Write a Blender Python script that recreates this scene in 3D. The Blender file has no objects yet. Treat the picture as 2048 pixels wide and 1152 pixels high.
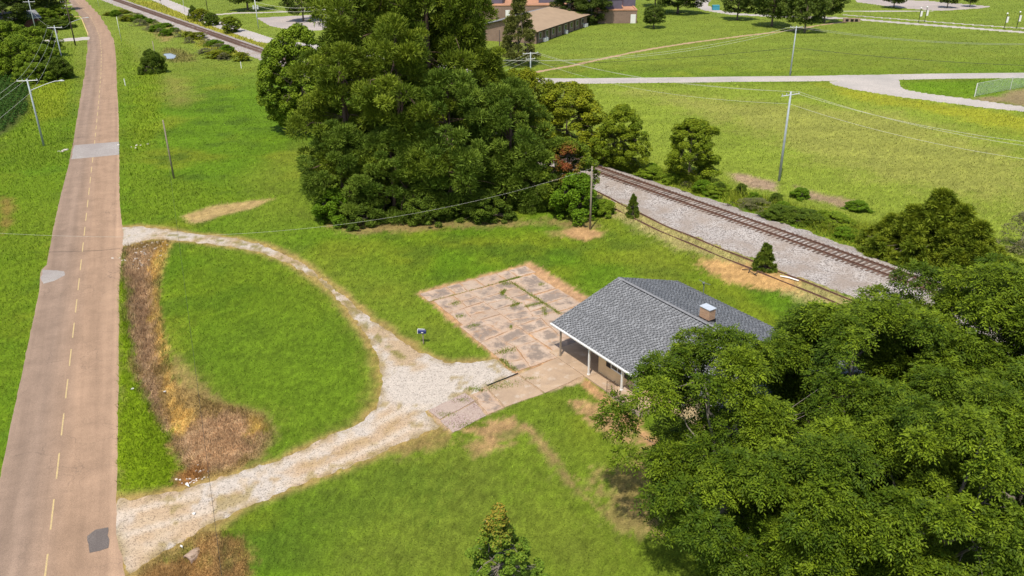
import bpy, math, random
import numpy as np
from mathutils import Matrix, Vector

# ------------------------------------------------------------------ camera, sky, sun, exposure
F, TH, ROLL, CH = 1650.0, math.radians(25.25), math.radians(0.58), 31.0
SUN_EL, SUN_AZ = math.radians(64), math.radians(201)     # azimuth measured from +Y towards +X, direction TO the sun
scn = bpy.context.scene
COL = scn.collection
cam_d = bpy.data.cameras.new('camera'); cam_d.sensor_fit = 'HORIZONTAL'; cam_d.sensor_width = 36.0
cam_d.lens = 36.0 * F / 2048.0; cam_d.clip_start = 0.5; cam_d.clip_end = 9000
cam = bpy.data.objects.new('camera', cam_d); COL.objects.link(cam)
cam.matrix_world = Matrix.Translation((0, 0, CH)) @ Matrix.Rotation(math.pi/2 - TH, 4, 'X') @ Matrix.Rotation(-ROLL, 4, 'Z')
scn.camera = cam
world = bpy.data.worlds.new('World'); scn.world = world; world.use_nodes = True
wn = world.node_tree.nodes; wl = world.node_tree.links
sky = wn.new('ShaderNodeTexSky'); sky.sky_type = 'NISHITA'; sky.sun_disc = False
sky.sun_elevation = SUN_EL; sky.sun_rotation = SUN_AZ; sky.air_density = 1.0; sky.dust_density = 2.0; sky.ozone_density = 1.0
wl.new(sky.outputs[0], wn['Background'].inputs[0]); wn['Background'].inputs[1].default_value = 0.15
sun_d = bpy.data.lights.new('sun', 'SUN'); sun_d.energy = 4.2; sun_d.angle = math.radians(1.2); sun_d.color = (1.0, 0.94, 0.84)
sun = bpy.data.objects.new('sun', sun_d); COL.objects.link(sun)
sdir = Vector((math.cos(SUN_EL)*math.sin(SUN_AZ), math.cos(SUN_EL)*math.cos(SUN_AZ), math.sin(SUN_EL)))
sun.rotation_euler = sdir.to_track_quat('Z', 'Y').to_euler(); sun.location = (0, 0, 120)
scn.view_settings.view_transform = 'Standard'; scn.view_settings.look = 'None'
scn.view_settings.exposure = 0.12; scn.view_settings.gamma = 1.0; scn.view_settings.use_curve_mapping = False

# ------------------------------------------------------------------ pixel -> ground
CT, ST, CR, SR = math.cos(TH), math.sin(TH), math.cos(ROLL), math.sin(ROLL)
def g(px, py, z=0.0):
    """photo pixel -> point of the plane z"""
    u = (px-1024)/F; v = (py-576)/F
    u, v = u*CR - v*SR, u*SR + v*CR
    t = (z-CH)/(-ST - v*CT)
    return (u*t, (CT - v*ST)*t)
def G(pts, z=0.0): return [g(p[0], p[1], z) for p in pts]
def top_z(base, py):
    """height at which a vertical thing standing on pixel base reaches pixel row py"""
    x, y = g(*base); lo, hi = 0.0, 60.0
    for _ in range(40):
        m = (lo+hi)/2; Z = y*CT-(m-CH)*ST; D = -y*ST-(m-CH)*CT
        u, v = x/Z, D/Z; r = 576+(-u*SR+v*CR)*F
        if r > py: lo = m
        else: hi = m
    return lo

# ------------------------------------------------------------------ numpy noise
def _hash(ix, iy, seed):
    h = (ix.astype(np.int64)*374761393 + iy.astype(np.int64)*668265263 + seed*974634777) & 0x7fffffff
    h = ((h ^ (h >> 13))*1274126177) & 0x7fffffff
    return ((h ^ (h >> 16)) & 0xffff)/65535.0
def vnoise(x, y, s, seed=0):
    x = np.asarray(x)/s; y = np.asarray(y)/s
    ix = np.floor(x); iy = np.floor(y); fx = x-ix; fy = y-iy
    fx = fx*fx*(3-2*fx); fy = fy*fy*(3-2*fy)
    a = _hash(ix, iy, seed); b = _hash(ix+1, iy, seed); c = _hash(ix, iy+1, seed); d = _hash(ix+1, iy+1, seed)
    return (a*(1-fx)+b*fx)*(1-fy)+(c*(1-fx)+d*fx)*fy
def fbm(x, y, s, seed=0, o=3):
    t = 0; a = 0.5; n = 0
    for k in range(o):
        t = t+a*vnoise(x, y, s/2**k, seed+k*17); n += a; a *= 0.55
    return t/n
def sdist(x, y, poly):
    """signed distance to polygon, positive inside"""
    P = np.array(poly); Q = np.roll(P, -1, 0)
    best = np.full(x.shape, 1e9); ins = np.zeros(x.shape, bool)
    for (ax, ay), (bx, by) in zip(P, Q):
        ex, ey = bx-ax, by-ay; L = ex*ex+ey*ey+1e-12
        t = np.clip(((x-ax)*ex+(y-ay)*ey)/L, 0, 1)
        best = np.minimum(best, (x-ax-t*ex)**2+(y-ay-t*ey)**2)
        c = (ay > y) != (by > y)
        with np.errstate(divide='ignore', invalid='ignore'):
            ins ^= c & (x < (bx-ax)*(y-ay)/(by-ay+1e-20)+ax)
    d = np.sqrt(best)
    return np.where(ins, d, -d)
def pdist(x, y, line):
    """distance, signed lateral (right positive) and arc length along a polyline"""
    best = np.full(np.shape(x), 1e9); lat = np.zeros(np.shape(x)); arc = np.zeros(np.shape(x)); s0 = 0.0
    for (ax, ay), (bx, by) in zip(line[:-1], line[1:]):
        ex, ey = bx-ax, by-ay; L = math.hypot(ex, ey)
        t = np.clip(((x-ax)*ex+(y-ay)*ey)/(L*L), 0, 1)
        d = np.hypot(x-ax-t*ex, y-ay-t*ey)
        m = d < best
        sg = np.sign((x-ax)*ey-(y-ay)*ex)
        lat = np.where(m, d*sg, lat); arc = np.where(m, s0+t*L, arc); best = np.where(m, d, best); s0 += L
    return best, lat, arc
def sstep(a, b, v):
    t = np.clip((v-a)/(b-a), 0, 1); return t*t*(3-2*t)

# ------------------------------------------------------------------ materials
MATS = {}
class NT:
    def __init__(s, name):
        s.m = bpy.data.materials.new(name); s.m.use_nodes = True; s.t = s.m.node_tree
        s.b = s.t.nodes['Principled BSDF']; s.out = s.t.nodes['Material Output']; MATS[name] = s.m
    def n(s, typ, **kw):
        o = s.t.nodes.new(typ)
        for k, v in kw.items():
            if k.startswith('i_'): o.inputs[k[2:].replace('_', ' ')].default_value = v
            else: setattr(o, k, v)
        return o
    def l(s, a, b): s.t.links.new(a, b)
    def pos(s):
        return s.n('ShaderNodeNewGeometry').outputs['Position']
    def noise(s, scale, vec=None, detail=3.0, rough=0.55, dist=0.0):
        o = s.n('ShaderNodeTexNoise'); o.inputs['Scale'].default_value = scale; o.inputs['Detail'].default_value = detail
        o.inputs['Roughness'].default_value = rough; o.inputs['Distortion'].default_value = dist
        s.l(vec if vec is not None else s.pos(), o.inputs['Vector']); return o.outputs['Fac']
    def ramp(s, fac, stops):
        o = s.n('ShaderNodeValToRGB'); e = o.color_ramp.elements
        while len(e) < len(stops): e.new(0.5)
        for k, (p, c) in enumerate(stops):
            e[k].position = p; e[k].color = (c, c, c, 1) if not hasattr(c, '__len__') else (c[0], c[1], c[2], 1)
        s.l(fac, o.inputs[0]); return o.outputs[0]
    def mix(s, fac, a, b, mode='MIX'):
        o = s.n('ShaderNodeMix', data_type='RGBA', blend_type=mode)
        for v, k in ((fac, 0), (a, 6), (b, 7)):
            if isinstance(v, (int, float)): o.inputs[k].default_value = v
            elif isinstance(v, tuple): o.inputs[k].default_value = (v[0], v[1], v[2], 1)
            else: s.l(v, o.inputs[k])
        return o.outputs[2]
    def math(s, op, a, b=0.0):
        o = s.n('ShaderNodeMath', operation=op)
        for v, k in ((a, 0), (b, 1)):
            if isinstance(v, (int, float)): o.inputs[k].default_value = v
            else: s.l(v, o.inputs[k])
        return o.outputs[0]
    def bump(s, h, strength=0.5, dist=0.02):
        o = s.n('ShaderNodeBump'); o.inputs['Strength'].default_value = strength; o.inputs['Distance'].default_value = dist
        s.l(h, o.inputs['Height']); s.l(o.outputs[0], s.b.inputs['Normal'])
    def attr(s, name):
        o = s.n('ShaderNodeAttribute'); o.attribute_name = name; return o
    def fin(s, col, rough=0.9, spec=0.25, metal=0.0):
        if isinstance(col, tuple): s.b.inputs['Base Color'].default_value = (*col, 1)
        else: s.l(col, s.b.inputs['Base Color'])
        s.b.inputs['Roughness'].default_value = rough; s.b.inputs['Specular IOR Level'].default_value = spec
        s.b.inputs['Metallic'].default_value = metal
        return s.m

def plain(name, col, rough=0.7, var=0.18, scale=6.0, spec=0.3, metal=0.0):
    m = NT(name); c = m.mix(1.0, col, m.ramp(m.noise(scale, detail=4), [(0.3, 1-var), (0.7, 1+var)]), 'MULTIPLY')
    return m.fin(c, rough, spec, metal)

m = NT('ground')                       # zone colours come per vertex, grain from noise
c = m.attr('zone').outputs['Color']
f1 = m.noise(9.0, detail=5, rough=0.75); f2 = m.noise(1.1, detail=4, rough=0.6); f3 = m.noise(0.22, detail=3)
c = m.mix(1.0, c, m.ramp(f1, [(0.28, 0.52), (0.5, 0.98), (0.72, 1.42)]), 'MULTIPLY')
c = m.mix(1.0, c, m.ramp(f2, [(0.3, 0.82), (0.7, 1.16)]), 'MULTIPLY')
c = m.mix(1.0, c, m.ramp(f3, [(0.3, (0.92, 0.9, 0.9)), (0.7, (1.1, 1.06, 1.0))]), 'MULTIPLY')
m.bump(f1, 0.8, 0.08); m.fin(c, 0.95, 0.1)

m = NT('road')
lat = m.attr('lat').outputs['Fac']
sp = m.noise(28, detail=4, rough=0.8); bl = m.noise(0.5, detail=5, rough=0.65)
pv = m.n('ShaderNodeMapping'); m.l(m.pos(), pv.inputs[0]); pv.vector_type = 'TEXTURE'; pv.inputs['Rotation'].default_value = (0, 0, math.radians(23.2)); pv.inputs['Scale'].default_value = (0.8, 16, 1)
st = m.noise(1.0, pv.outputs[0], detail=5, rough=0.6)
c = m.mix(m.ramp(lat, [(0.30, 0), (0.62, 1)]), (0.272, 0.192, 0.138), (0.325, 0.215, 0.140))
c = m.mix(1.0, c, m.ramp(st, [(0.3, 0.86), (0.7, 1.12)]), 'MULTIPLY')
tr = m.ramp(lat, [(0.0, 1.12), (0.05, 1.0), (0.16, 0.93), (0.26, 1.03), (0.36, 0.92), (0.47, 1.02), (0.62, 1.03), (0.72, 0.98), (0.86, 1.02), (0.93, 1.0), (0.965, 1.28)])
c = m.mix(1.0, c, tr, 'MULTIPLY')
c = m.mix(1.0, c, m.ramp(bl, [(0.32, 0.86), (0.7, 1.12)]), 'MULTIPLY')
c = m.mix(1.0, c, m.ramp(sp, [(0.32, 0.66), (0.5, 1.0), (0.7, 1.36)]), 'MULTIPLY')
vo = m.n('ShaderNodeTexVoronoi', feature='DISTANCE_TO_EDGE'); vo.inputs['Scale'].default_value = 0.42
wp = m.n('ShaderNodeVectorMath', operation='ADD'); nz = m.n('ShaderNodeTexNoise'); nz.inputs['Scale'].default_value = 1.3; nz.inputs['Detail'].default_value = 6
m.l(m.pos(), nz.inputs['Vector']); m.l(m.pos(), wp.inputs[0]); m.l(nz.outputs['Color'], wp.inputs[1]); m.l(wp.outputs[0], vo.inputs['Vector'])
crk = m.math('MULTIPLY', m.ramp(vo.outputs['Distance'], [(0.0, 1.0), (0.010, 0.0)]), m.ramp(m.noise(0.12), [(0.45, 0), (0.6, 0.62)]))
c = m.mix(crk, c, (0.10, 0.075, 0.06))
m.bump(sp, 0.5, 0.015); m.fin(c, 0.88, 0.2)

def speckle(name, base, dark, light, s1=16, s2=1.2, blotch=None, grass=None, bump=0.9):
    m = NT(name); v = m.n('ShaderNodeTexVoronoi'); v.inputs['Scale'].default_value = s1; m.l(m.pos(), v.inputs['Vector'])
    r = m.n('ShaderNodeSeparateColor'); m.l(v.outputs['Color'], r.inputs[0])
    c = m.ramp(r.outputs[0], [(0.05, dark), (0.35, base), (0.8, light)])
    n1 = m.noise(s1*1.7, detail=4, rough=0.8)
    c = m.mix(1.0, c, m.ramp(n1, [(0.3, 0.72), (0.7, 1.22)]), 'MULTIPLY')
    if blotch: c = m.mix(m.ramp(m.noise(s2*0.35, detail=6, rough=0.65), [(0.42, 0), (0.62, 0.85)]), c, m.mix(1.0, blotch, m.ramp(n1, [(0.3, 0.7), (0.7, 1.25)]), 'MULTIPLY'))
    if grass: c = m.mix(m.ramp(m.noise(s2, detail=6, rough=0.7), [(0.58, 0), (0.68, 0.8)]), c, grass)
    m.bump(r.outputs[1], bump, 0.03); return m.fin(c, 0.93, 0.15)
m = NT('gravel_drive'); v = m.n('ShaderNodeTexVoronoi'); v.inputs['Scale'].default_value = 17; m.l(m.pos(), v.inputs['Vector'])
r_ = m.n('ShaderNodeSeparateColor'); m.l(v.outputs['Color'], r_.inputs[0])
c = m.mix(1.0, m.attr('zone').outputs['Color'], m.ramp(r_.outputs[0], [(0.03, 0.55), (0.22, 0.96), (0.9, 1.16)]), 'MULTIPLY')
c = m.mix(1.0, c, m.ramp(m.noise(30, detail=4, rough=0.8), [(0.3, 0.78), (0.7, 1.2)]), 'MULTIPLY')
c = m.mix(1.0, c, m.ramp(m.noise(2.5, detail=5, rough=0.7), [(0.3, 0.86), (0.7, 1.1)]), 'MULTIPLY')
m.bump(r_.outputs[1], 0.6, 0.03); m.fin(c, 0.93, 0.15)
speckle('ballast', (0.335, 0.298, 0.270), (0.14, 0.12, 0.11), (0.47, 0.43, 0.395), 10, 0.9, (0.30, 0.245, 0.20))
speckle('gray_road', (0.43, 0.385, 0.345), (0.34, 0.31, 0.28), (0.5, 0.45, 0.40), 10, 0.3, (0.36, 0.33, 0.30), None, 0.2)
speckle('lot', (0.40, 0.34, 0.30), (0.32, 0.27, 0.24), (0.46, 0.40, 0.36), 8, 0.3, (0.33, 0.29, 0.27), None, 0.2)
speckle('dirt_path', (0.40, 0.27, 0.15), (0.30, 0.2, 0.11), (0.46, 0.33, 0.2), 10, 0.6, None, (0.2, 0.2, 0.05))
speckle('rock', (0.56, 0.50, 0.44), (0.4, 0.35, 0.3), (0.66, 0.6, 0.53), 7, 0.6, None, None, 0.4)
speckle('brown_rock', (0.36, 0.26, 0.19), (0.25, 0.18, 0.12), (0.42, 0.31, 0.23), 7, 0.6, None, None, 0.4)

m = NT('concrete')                     # old slab: pink tan, black lichen stains, dirt in low spots
ob = m.n('ShaderNodeObjectInfo').outputs['Random']
n0 = m.noise(0.75, detail=9, rough=0.74, dist=0.3); n1 = m.noise(2.2, detail=6, rough=0.7); n2 = m.noise(30, detail=3, rough=0.8)
c = m.mix(m.ramp(m.noise(0.25, detail=5), [(0.35, 0), (0.65, 1)]), (0.43, 0.310, 0.222), (0.47, 0.365, 0.280))
rim = m.attr('rim').outputs['Fac']
sf = m.math('SUBTRACT', m.math('ADD', n0, m.math('MULTIPLY', m.math('SUBTRACT', ob, 0.5), 0.16)), m.math('MULTIPLY', rim, 0.15))
c = m.mix(m.ramp(sf, [(0.42, 0), (0.55, 0.78)]), c, (0.170, 0.138, 0.115))
c = m.mix(m.math('MULTIPLY', m.ramp(m.noise(1.7, detail=7, rough=0.75), [(0.42, 0), (0.6, 0.8)]), m.ramp(rim, [(0.3, 0), (1.0, 1.0)])), c, (0.40, 0.25, 0.15))
c = m.mix(m.ramp(n1, [(0.55, 0), (0.75, 0.55)]), c, (0.47, 0.39, 0.32))
c = m.mix(m.ramp(m.noise(0.9, detail=6, rough=0.7, dist=1.0), [(0.56, 0), (0.66, 0.65)]), c, (0.36, 0.215, 0.115))
c = m.mix(1.0, c, m.ramp(n2, [(0.3, 0.74), (0.7, 1.24)]), 'MULTIPLY')
c = m.mix(1.0, c, m.ramp(ob, [(0.0, 0.88), (1.0, 1.1)]), 'MULTIPLY')
m.bump(n2, 0.5, 0.015); m.fin(c, 0.9, 0.2)
m = NT('tan_concrete')
n0 = m.noise(0.6, detail=7, rough=0.66, dist=0.5); n2 = m.noise(26, detail=3, rough=0.8)
c = m.mix(m.ramp(n0, [(0.35, 0), (0.68, 1)]), (0.45, 0.325, 0.215), (0.33, 0.24, 0.165))
c = m.mix(m.ramp(m.noise(1.4, detail=6), [(0.55, 0), (0.7, 0.7)]), c, (0.50, 0.42, 0.34))
c = m.mix(1.0, c, m.ramp(n2, [(0.3, 0.78), (0.7, 1.2)]), 'MULTIPLY'); m.bump(n2, 0.4, 0.01); m.fin(c, 0.9, 0.2)
speckle('pink_aggregate', (0.35, 0.255, 0.215), (0.21, 0.14, 0.12), (0.47, 0.37, 0.32), 18, 1.5, (0.42, 0.33, 0.27), None, 0.6)
speckle('patch_gray', (0.33, 0.30, 0.275), (0.26, 0.23, 0.21), (0.40, 0.37, 0.34), 18, 0.5, (0.28, 0.245, 0.225), None, 0.3)
speckle('patch_dark', (0.165, 0.14, 0.125), (0.11, 0.095, 0.085), (0.22, 0.19, 0.17), 22, 0.8, (0.13, 0.11, 0.10), None, 0.4)
m = NT('line_paint'); n = m.noise(14, detail=5, rough=0.75)
m.fin(m.mix(m.ramp(n, [(0.40, 1), (0.56, 0)]), (0.56, 0.42, 0.18), (0.37, 0.27, 0.17)), 0.7)
plain('tar', (0.05, 0.042, 0.036), 0.8)

m = NT('leaf')                         # per-leaf colour
c = m.attr('tint').outputs['Color']; m.fin(c, 0.62, 0.12)
tl = m.n('ShaderNodeBsdfTranslucent'); ad = m.n('ShaderNodeMixShader'); ad.inputs[0].default_value = 0.09
m.l(m.mix(1.0, c, (1.35, 1.25, 0.55), 'MULTIPLY'), tl.inputs[0]); m.l(m.b.outputs[0], ad.inputs[1]); m.l(tl.outputs[0], ad.inputs[2]); m.l(ad.outputs[0], m.out.inputs[0])
m = NT('grass_blade')
c = m.attr('tint').outputs['Color']; m.fin(c, 0.75, 0.12)
tl = m.n('ShaderNodeBsdfTranslucent'); ad = m.n('ShaderNodeMixShader'); ad.inputs[0].default_value = 0.35
m.l(c, tl.inputs[0]); m.l(m.b.outputs[0], ad.inputs[1]); m.l(tl.outputs[0], ad.inputs[2]); m.l(ad.outputs[0], m.out.inputs[0])
def bark(name, a, b):
    m = NT(name); p = m.n('ShaderNodeMapping'); p.inputs['Scale'].default_value = (6, 6, 1.2); m.l(m.pos(), p.inputs[0])
    n = m.noise(2.0, p.outputs[0], detail=6, rough=0.7); m.bump(n, 0.8, 0.05); m.fin(m.ramp(n, [(0.3, a), (0.7, b)]), 0.95, 0.1)
bark('bark', (0.10, 0.075, 0.055), (0.26, 0.21, 0.165)); bark('gray_bark', (0.13, 0.11, 0.09), (0.28, 0.245, 0.205)); bark('pine_bark', (0.09, 0.06, 0.045), (0.2, 0.14, 0.1))
bark('weathered_wood', (0.20, 0.165, 0.125), (0.36, 0.30, 0.235)); bark('dark_wood', (0.055, 0.042, 0.033), (0.11, 0.085, 0.065))
plain('galvanized', (0.36, 0.40, 0.42), 0.55, 0.12, 2.0, 0.4); plain('white_paint', (0.74, 0.73, 0.70), 0.6, 0.05, 3.0)
plain('pale_metal', (0.55, 0.56, 0.55), 0.45, 0.1, 4.0, 0.5); plain('wire', (0.30, 0.31, 0.26), 0.6, 0.05); plain('wire_dark', (0.03, 0.03, 0.028), 0.6, 0.05)
plain('pale_wire', (0.58, 0.56, 0.48), 0.5, 0.05)
plain('black', (0.015, 0.015, 0.016), 0.6); plain('iron', (0.10, 0.065, 0.045), 0.7); plain('void_shade', (0.012, 0.011, 0.010), 0.95)  # the last one is near-black, shade inside culverts put into colour
plain('blue_plastic', (0.012, 0.022, 0.11), 0.4, 0.1); plain('gray_head', (0.16, 0.18, 0.155), 0.6)
plain('cap_metal', (0.46, 0.50, 0.55), 0.4, 0.1, 4, 0.5); plain('orange_paint', (0.75, 0.36, 0.06), 0.7); plain('teal', (0.05, 0.28, 0.36), 0.6)
plain('yellow_paint', (0.62, 0.47, 0.20), 0.7, 0.2)
m = NT('rail_rust'); n = m.noise(5, detail=6, rough=0.7); m.fin(m.ramp(n, [(0.3, (0.085, 0.045, 0.032)), (0.7, (0.21, 0.115, 0.078))]), 0.75, 0.3)
m = NT('tie_wood'); ob = m.n('ShaderNodeObjectInfo').outputs['Random']; n = m.noise(3, detail=6, rough=0.75)
c = m.mix(m.ramp(n, [(0.35, 0), (0.65, 1)]), (0.075, 0.05, 0.04), (0.19, 0.135, 0.105)); c = m.mix(1.0, c, m.ramp(ob, [(0, 0.65), (1, 1.35)]), 'MULTIPLY'); m.bump(n, 0.5, 0.03); m.fin(c, 0.95, 0.1)

def brick(name, a, b, mortar, scale=1.0):
    m = NT(name); tc = m.n('ShaderNodeTexCoord'); sx = m.n('ShaderNodeSeparateXYZ'); m.l(tc.outputs['Object'], sx.inputs[0])
    cm = m.n('ShaderNodeCombineXYZ'); m.l(m.math('ADD', sx.outputs[0], sx.outputs[1]), cm.inputs[0]); m.l(sx.outputs[2], cm.inputs[1])
    bt = m.n('ShaderNodeTexBrick'); m.l(cm.outputs[0], bt.inputs[0]); bt.inputs['Scale'].default_value = scale
    bt.inputs['Color1'].default_value = (*a, 1); bt.inputs['Color2'].default_value = (*b, 1); bt.inputs['Mortar'].default_value = (*mortar, 1)
    bt.inputs['Brick Width'].default_value = 0.22; bt.inputs['Row Height'].default_value = 0.075; bt.inputs['Mortar Size'].default_value = 0.008; bt.inputs['Bias'].default_value = 0.0
    c = m.mix(1.0, bt.outputs[0], m.ramp(m.noise(0.8, detail=5), [(0.3, 0.88), (0.7, 1.1)]), 'MULTIPLY')
    m.bump(m.math('SUBTRACT', 1.0, bt.outputs['Fac']), 0.4, 0.01); m.fin(c, 0.88, 0.2)
brick('tan_brick', (0.68, 0.48, 0.26), (0.72, 0.52, 0.29), (0.68, 0.55, 0.38))
brick('chimney_brick', (0.50, 0.30, 0.17), (0.40, 0.21, 0.115), (0.52, 0.43, 0.34))
brick('school_brick', (0.255, 0.165, 0.12), (0.215, 0.135, 0.10), (0.30, 0.235, 0.195))
brick('red_brick', (0.30, 0.10, 0.055), (0.24, 0.08, 0.045), (0.3, 0.2, 0.15))
brick('block', (0.40, 0.32, 0.25), (0.36, 0.28, 0.215), (0.32, 0.26, 0.2), 0.5)
plain('school_roof', (0.33, 0.235, 0.15), 0.9, 0.08, 0.6); plain('gravel_roof', (0.42, 0.215, 0.125), 0.95, 0.22, 0.5); plain('purple_metal', (0.115, 0.105, 0.14), 0.6, 0.1, 1.0)
plain('gray_shingle', (0.21, 0.212, 0.22), 0.9, 0.15, 2.0)
m = NT('shingle'); c = m.attr('tint').outputs['Color']; n = m.noise(40, detail=3, rough=0.8)
m.bump(n, 0.5, 0.006); m.fin(m.mix(1.0, m.mix(1.0, c, m.ramp(n, [(0.3, 0.75), (0.7, 1.25)]), 'MULTIPLY'), m.ramp(m.noise(0.5, detail=3), [(0.3, 0.93), (0.7, 1.08)]), 'MULTIPLY'), 0.72, 0.45)
m = NT('water'); m.fin((0.30, 0.33, 0.36), 0.12, 0.5)
m = NT('glass'); m.fin((0.02, 0.024, 0.028), 0.08, 0.6)
m = NT('chain_link'); m.fin((0.30, 0.36, 0.33), 0.5, 0.4)
def M(n): return MATS[n]

# ------------------------------------------------------------------ object helpers
def tag(o, label=None, cat=None, group=None, kind=None):
    if label: o['label'] = label
    if cat: o['category'] = cat
    if group: o['group'] = group
    if kind: o['kind'] = kind
    return o
def empty(name, loc=(0, 0, 0), rz=0.0, label=None, cat=None, group=None, kind=None):
    o = bpy.data.objects.new(name, None); COL.objects.link(o); o.location = loc; o.rotation_euler = (0, 0, rz)
    o.empty_display_size = 0.2
    return tag(o, label, cat, group, kind)
def link(name, me, parent=None, loc=None, rz=0.0):
    o = bpy.data.objects.new(name, me); COL.objects.link(o)
    if parent is not None: o.parent = parent
    if loc is not None: o.location = loc
    o.rotation_euler = (0, 0, rz)
    return o
def np_mesh(name, V, Fc, mat, attrs=None, smooth=False):
    """V (n,3), Fc (m,k) arrays; attrs name->(n,) or (n,3) per point"""
    V = np.asarray(V, np.float32); Fc = np.asarray(Fc, np.int32); k = Fc.shape[1]
    me = bpy.data.meshes.new(name); me.vertices.add(len(V)); me.vertices.foreach_set('co', V.ravel())
    me.loops.add(Fc.size); me.loops.foreach_set('vertex_index', Fc.ravel())
    me.polygons.add(len(Fc)); me.polygons.foreach_set('loop_start', np.arange(0, Fc.size, k, dtype=np.int32))
    me.polygons.foreach_set('loop_total', np.full(len(Fc), k, np.int32))
    if smooth: me.polygons.foreach_set('use_smooth', np.ones(len(Fc), bool))
    for an, av in (attrs or {}).items():
        av = np.asarray(av, np.float32)
        if av.ndim == 1:
            a = me.attributes.new(an, 'FLOAT', 'POINT'); a.data.foreach_set('value', av)
        else:
            a = me.attributes.new(an, 'FLOAT_COLOR', 'POINT'); a.data.foreach_set('color', np.c_[av, np.ones(len(av))].astype(np.float32).ravel())
    me.materials.append(mat); me.update(calc_edges=True); me.validate()
    return me
class MB:
    """collects boxes, prisms and tubes into one mesh"""
    def __init__(s): s.v = []; s.f = []
    def add(s, v, f):
        o = len(s.v); s.v += [tuple(p) for p in v]; s.f += [tuple(o+i for i in q) for q in f]; return s
    def box(s, x0, x1, y0, y1, z0, z1):
        return s.add([(x0,y0,z0),(x1,y0,z0),(x1,y1,z0),(x0,y1,z0),(x0,y0,z1),(x1,y0,z1),(x1,y1,z1),(x0,y1,z1)],
                     [(0,3,2,1),(4,5,6,7),(0,1,5,4),(1,2,6,5),(2,3,7,6),(3,0,4,7)])
    def prism(s, pts, z0, z1):
        """polygon (ccw) in xy; z0/z1 number or list"""
        n = len(pts); a = z0 if hasattr(z0, '__len__') else [z0]*n; b = z1 if hasattr(z1, '__len__') else [z1]*n
        return s.add([(p[0], p[1], a[i]) for i, p in enumerate(pts)]+[(p[0], p[1], b[i]) for i, p in enumerate(pts)],
                     [tuple(range(n-1, -1, -1)), tuple(range(n, 2*n))]+[(i, (i+1) % n, n+(i+1) % n, n+i) for i in range(n)])
    def tube(s, pts, rad, n=6, cap=True):
        P = [Vector(p) for p in pts]; R = rad if hasattr(rad, '__len__') else [rad]*len(P); rings = []
        for i, p in enumerate(P):
            d = (P[min(i+1, len(P)-1)]-P[max(i-1, 0)]).normalized()
            u = d.cross(Vector((0, 0, 1)) if abs(d.z) < 0.9 else Vector((1, 0, 0))).normalized(); w = d.cross(u)
            rings.append([p+R[i]*(math.cos(2*math.pi*k/n)*u+math.sin(2*math.pi*k/n)*w) for k in range(n)])
        o = len(s.v); s.v += [tuple(q) for r in rings for q in r]
        for i in range(len(P)-1):
            for k in range(n): s.f.append((o+i*n+k, o+i*n+(k+1) % n, o+(i+1)*n+(k+1) % n, o+(i+1)*n+k))
        if cap: s.f.append(tuple(o+k for k in range(n-1, -1, -1))); s.f.append(tuple(o+(len(P)-1)*n+k for k in range(n)))
        return s
    def mesh(s, name, mat, smooth=False):
        me = bpy.data.meshes.new(name); me.from_pydata(s.v, [], s.f); me.materials.append(M(mat) if isinstance(mat, str) else mat)
        me.update()
        bm = __import__('bmesh').new(); bm.from_mesh(me); __import__('bmesh').ops.recalc_face_normals(bm, faces=bm.faces); bm.to_mesh(me); bm.free()
        if smooth: me.polygons.foreach_set('use_smooth', np.ones(len(me.polygons), bool))
        return me
    def build(s, name, mat, parent=None, smooth=False):
        return link(name, s.mesh(name, mat, smooth), parent)

rng = np.random.default_rng(7); random.seed(7)

# ------------------------------------------------------------------ lines and outlines of the ground, traced on the photograph, in metres
TRK_O = np.array(g(1440, 432.7, 0.45)); _b = np.array(g(1600, 489.8, 0.45)); _a = np.array(g(1180, 340, 0.45))
TD = (_b-_a)/np.linalg.norm(_b-_a); TN = np.array([-TD[1], TD[0]])           # along the track (towards the camera) and across it (away)
TRK_C = TRK_O+TN*0.72
def trk(s, o): p = TRK_C+TD*s+TN*o; return (p[0], p[1])
ROAD_L = G([(-90,1380),(-42,1152),(19.5,860),(38.5,773),(62,659),(80,577),(79,556),(84,537),(93,530),(104,470),(119,400),(137,330),(147,280),(159,205),(169,150),(174,104),(176,76),(172,56),(164,37),(146,14),(130,-7),(100,-40),(60,-75)])
ROAD_R = G([(240,1380),(250,1152),(243,1110),(233,1070),(233,1000),(236,860),(237,773),(238,659),(238.5,566),(246,488),(249,468),(244,448),(239,400),(238.5,330),(238,280),(236.5,205),(233,150),(231,104),(226,76),(216,56),(198,29),(178,8),(160,-12),(125,-45),(82,-80)])
ROAD = ROAD_L+ROAD_R[::-1]
ROAD_C = G([(48,1500),(91,1152),(134.5,773),(158,566),(178,385),(190,280),(197.5,205),(202,150),(203,104),(200,76),(193,56),(181,33),(160,11),(143,-10),(110,-43),(70,-78)])
DRIVE = G([(238,456),(275,452),(330,458),(400,468),(470,475),(520,487),(570,508),(610,530),(650,560),(690,593),(722,622),(760,650),(800,678),(830,698),(862,714),(905,726),(960,722),(990,717),(1034,746),(940,790),(852,824),(884,852),(830,875),(770,903),(700,933),(620,963),(560,988),(480,1023),(420,1048),(380,1070),(330,1098),(290,1128),(258,1152),(240,1120),(226,1070),(229,1000),(300,992),(360,977),(430,957),(500,937),(560,920),(620,890),(680,862),(728,842),(752,815),(764,770),(756,722),(742,684),(716,648),(690,613),(655,578),(620,552),(580,529),(530,507),(480,496),(420,488),(350,481),(300,479),(262,490),(240,492)])
PATIO = [np.array(g(*p)) for p in ((838,588),(1057,530),(1033,745))]
def patio(u, v): p = PATIO[0]+(PATIO[1]-PATIO[0])*u+(PATIO[2]-PATIO[0])*v; return (p[0], p[1])
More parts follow.
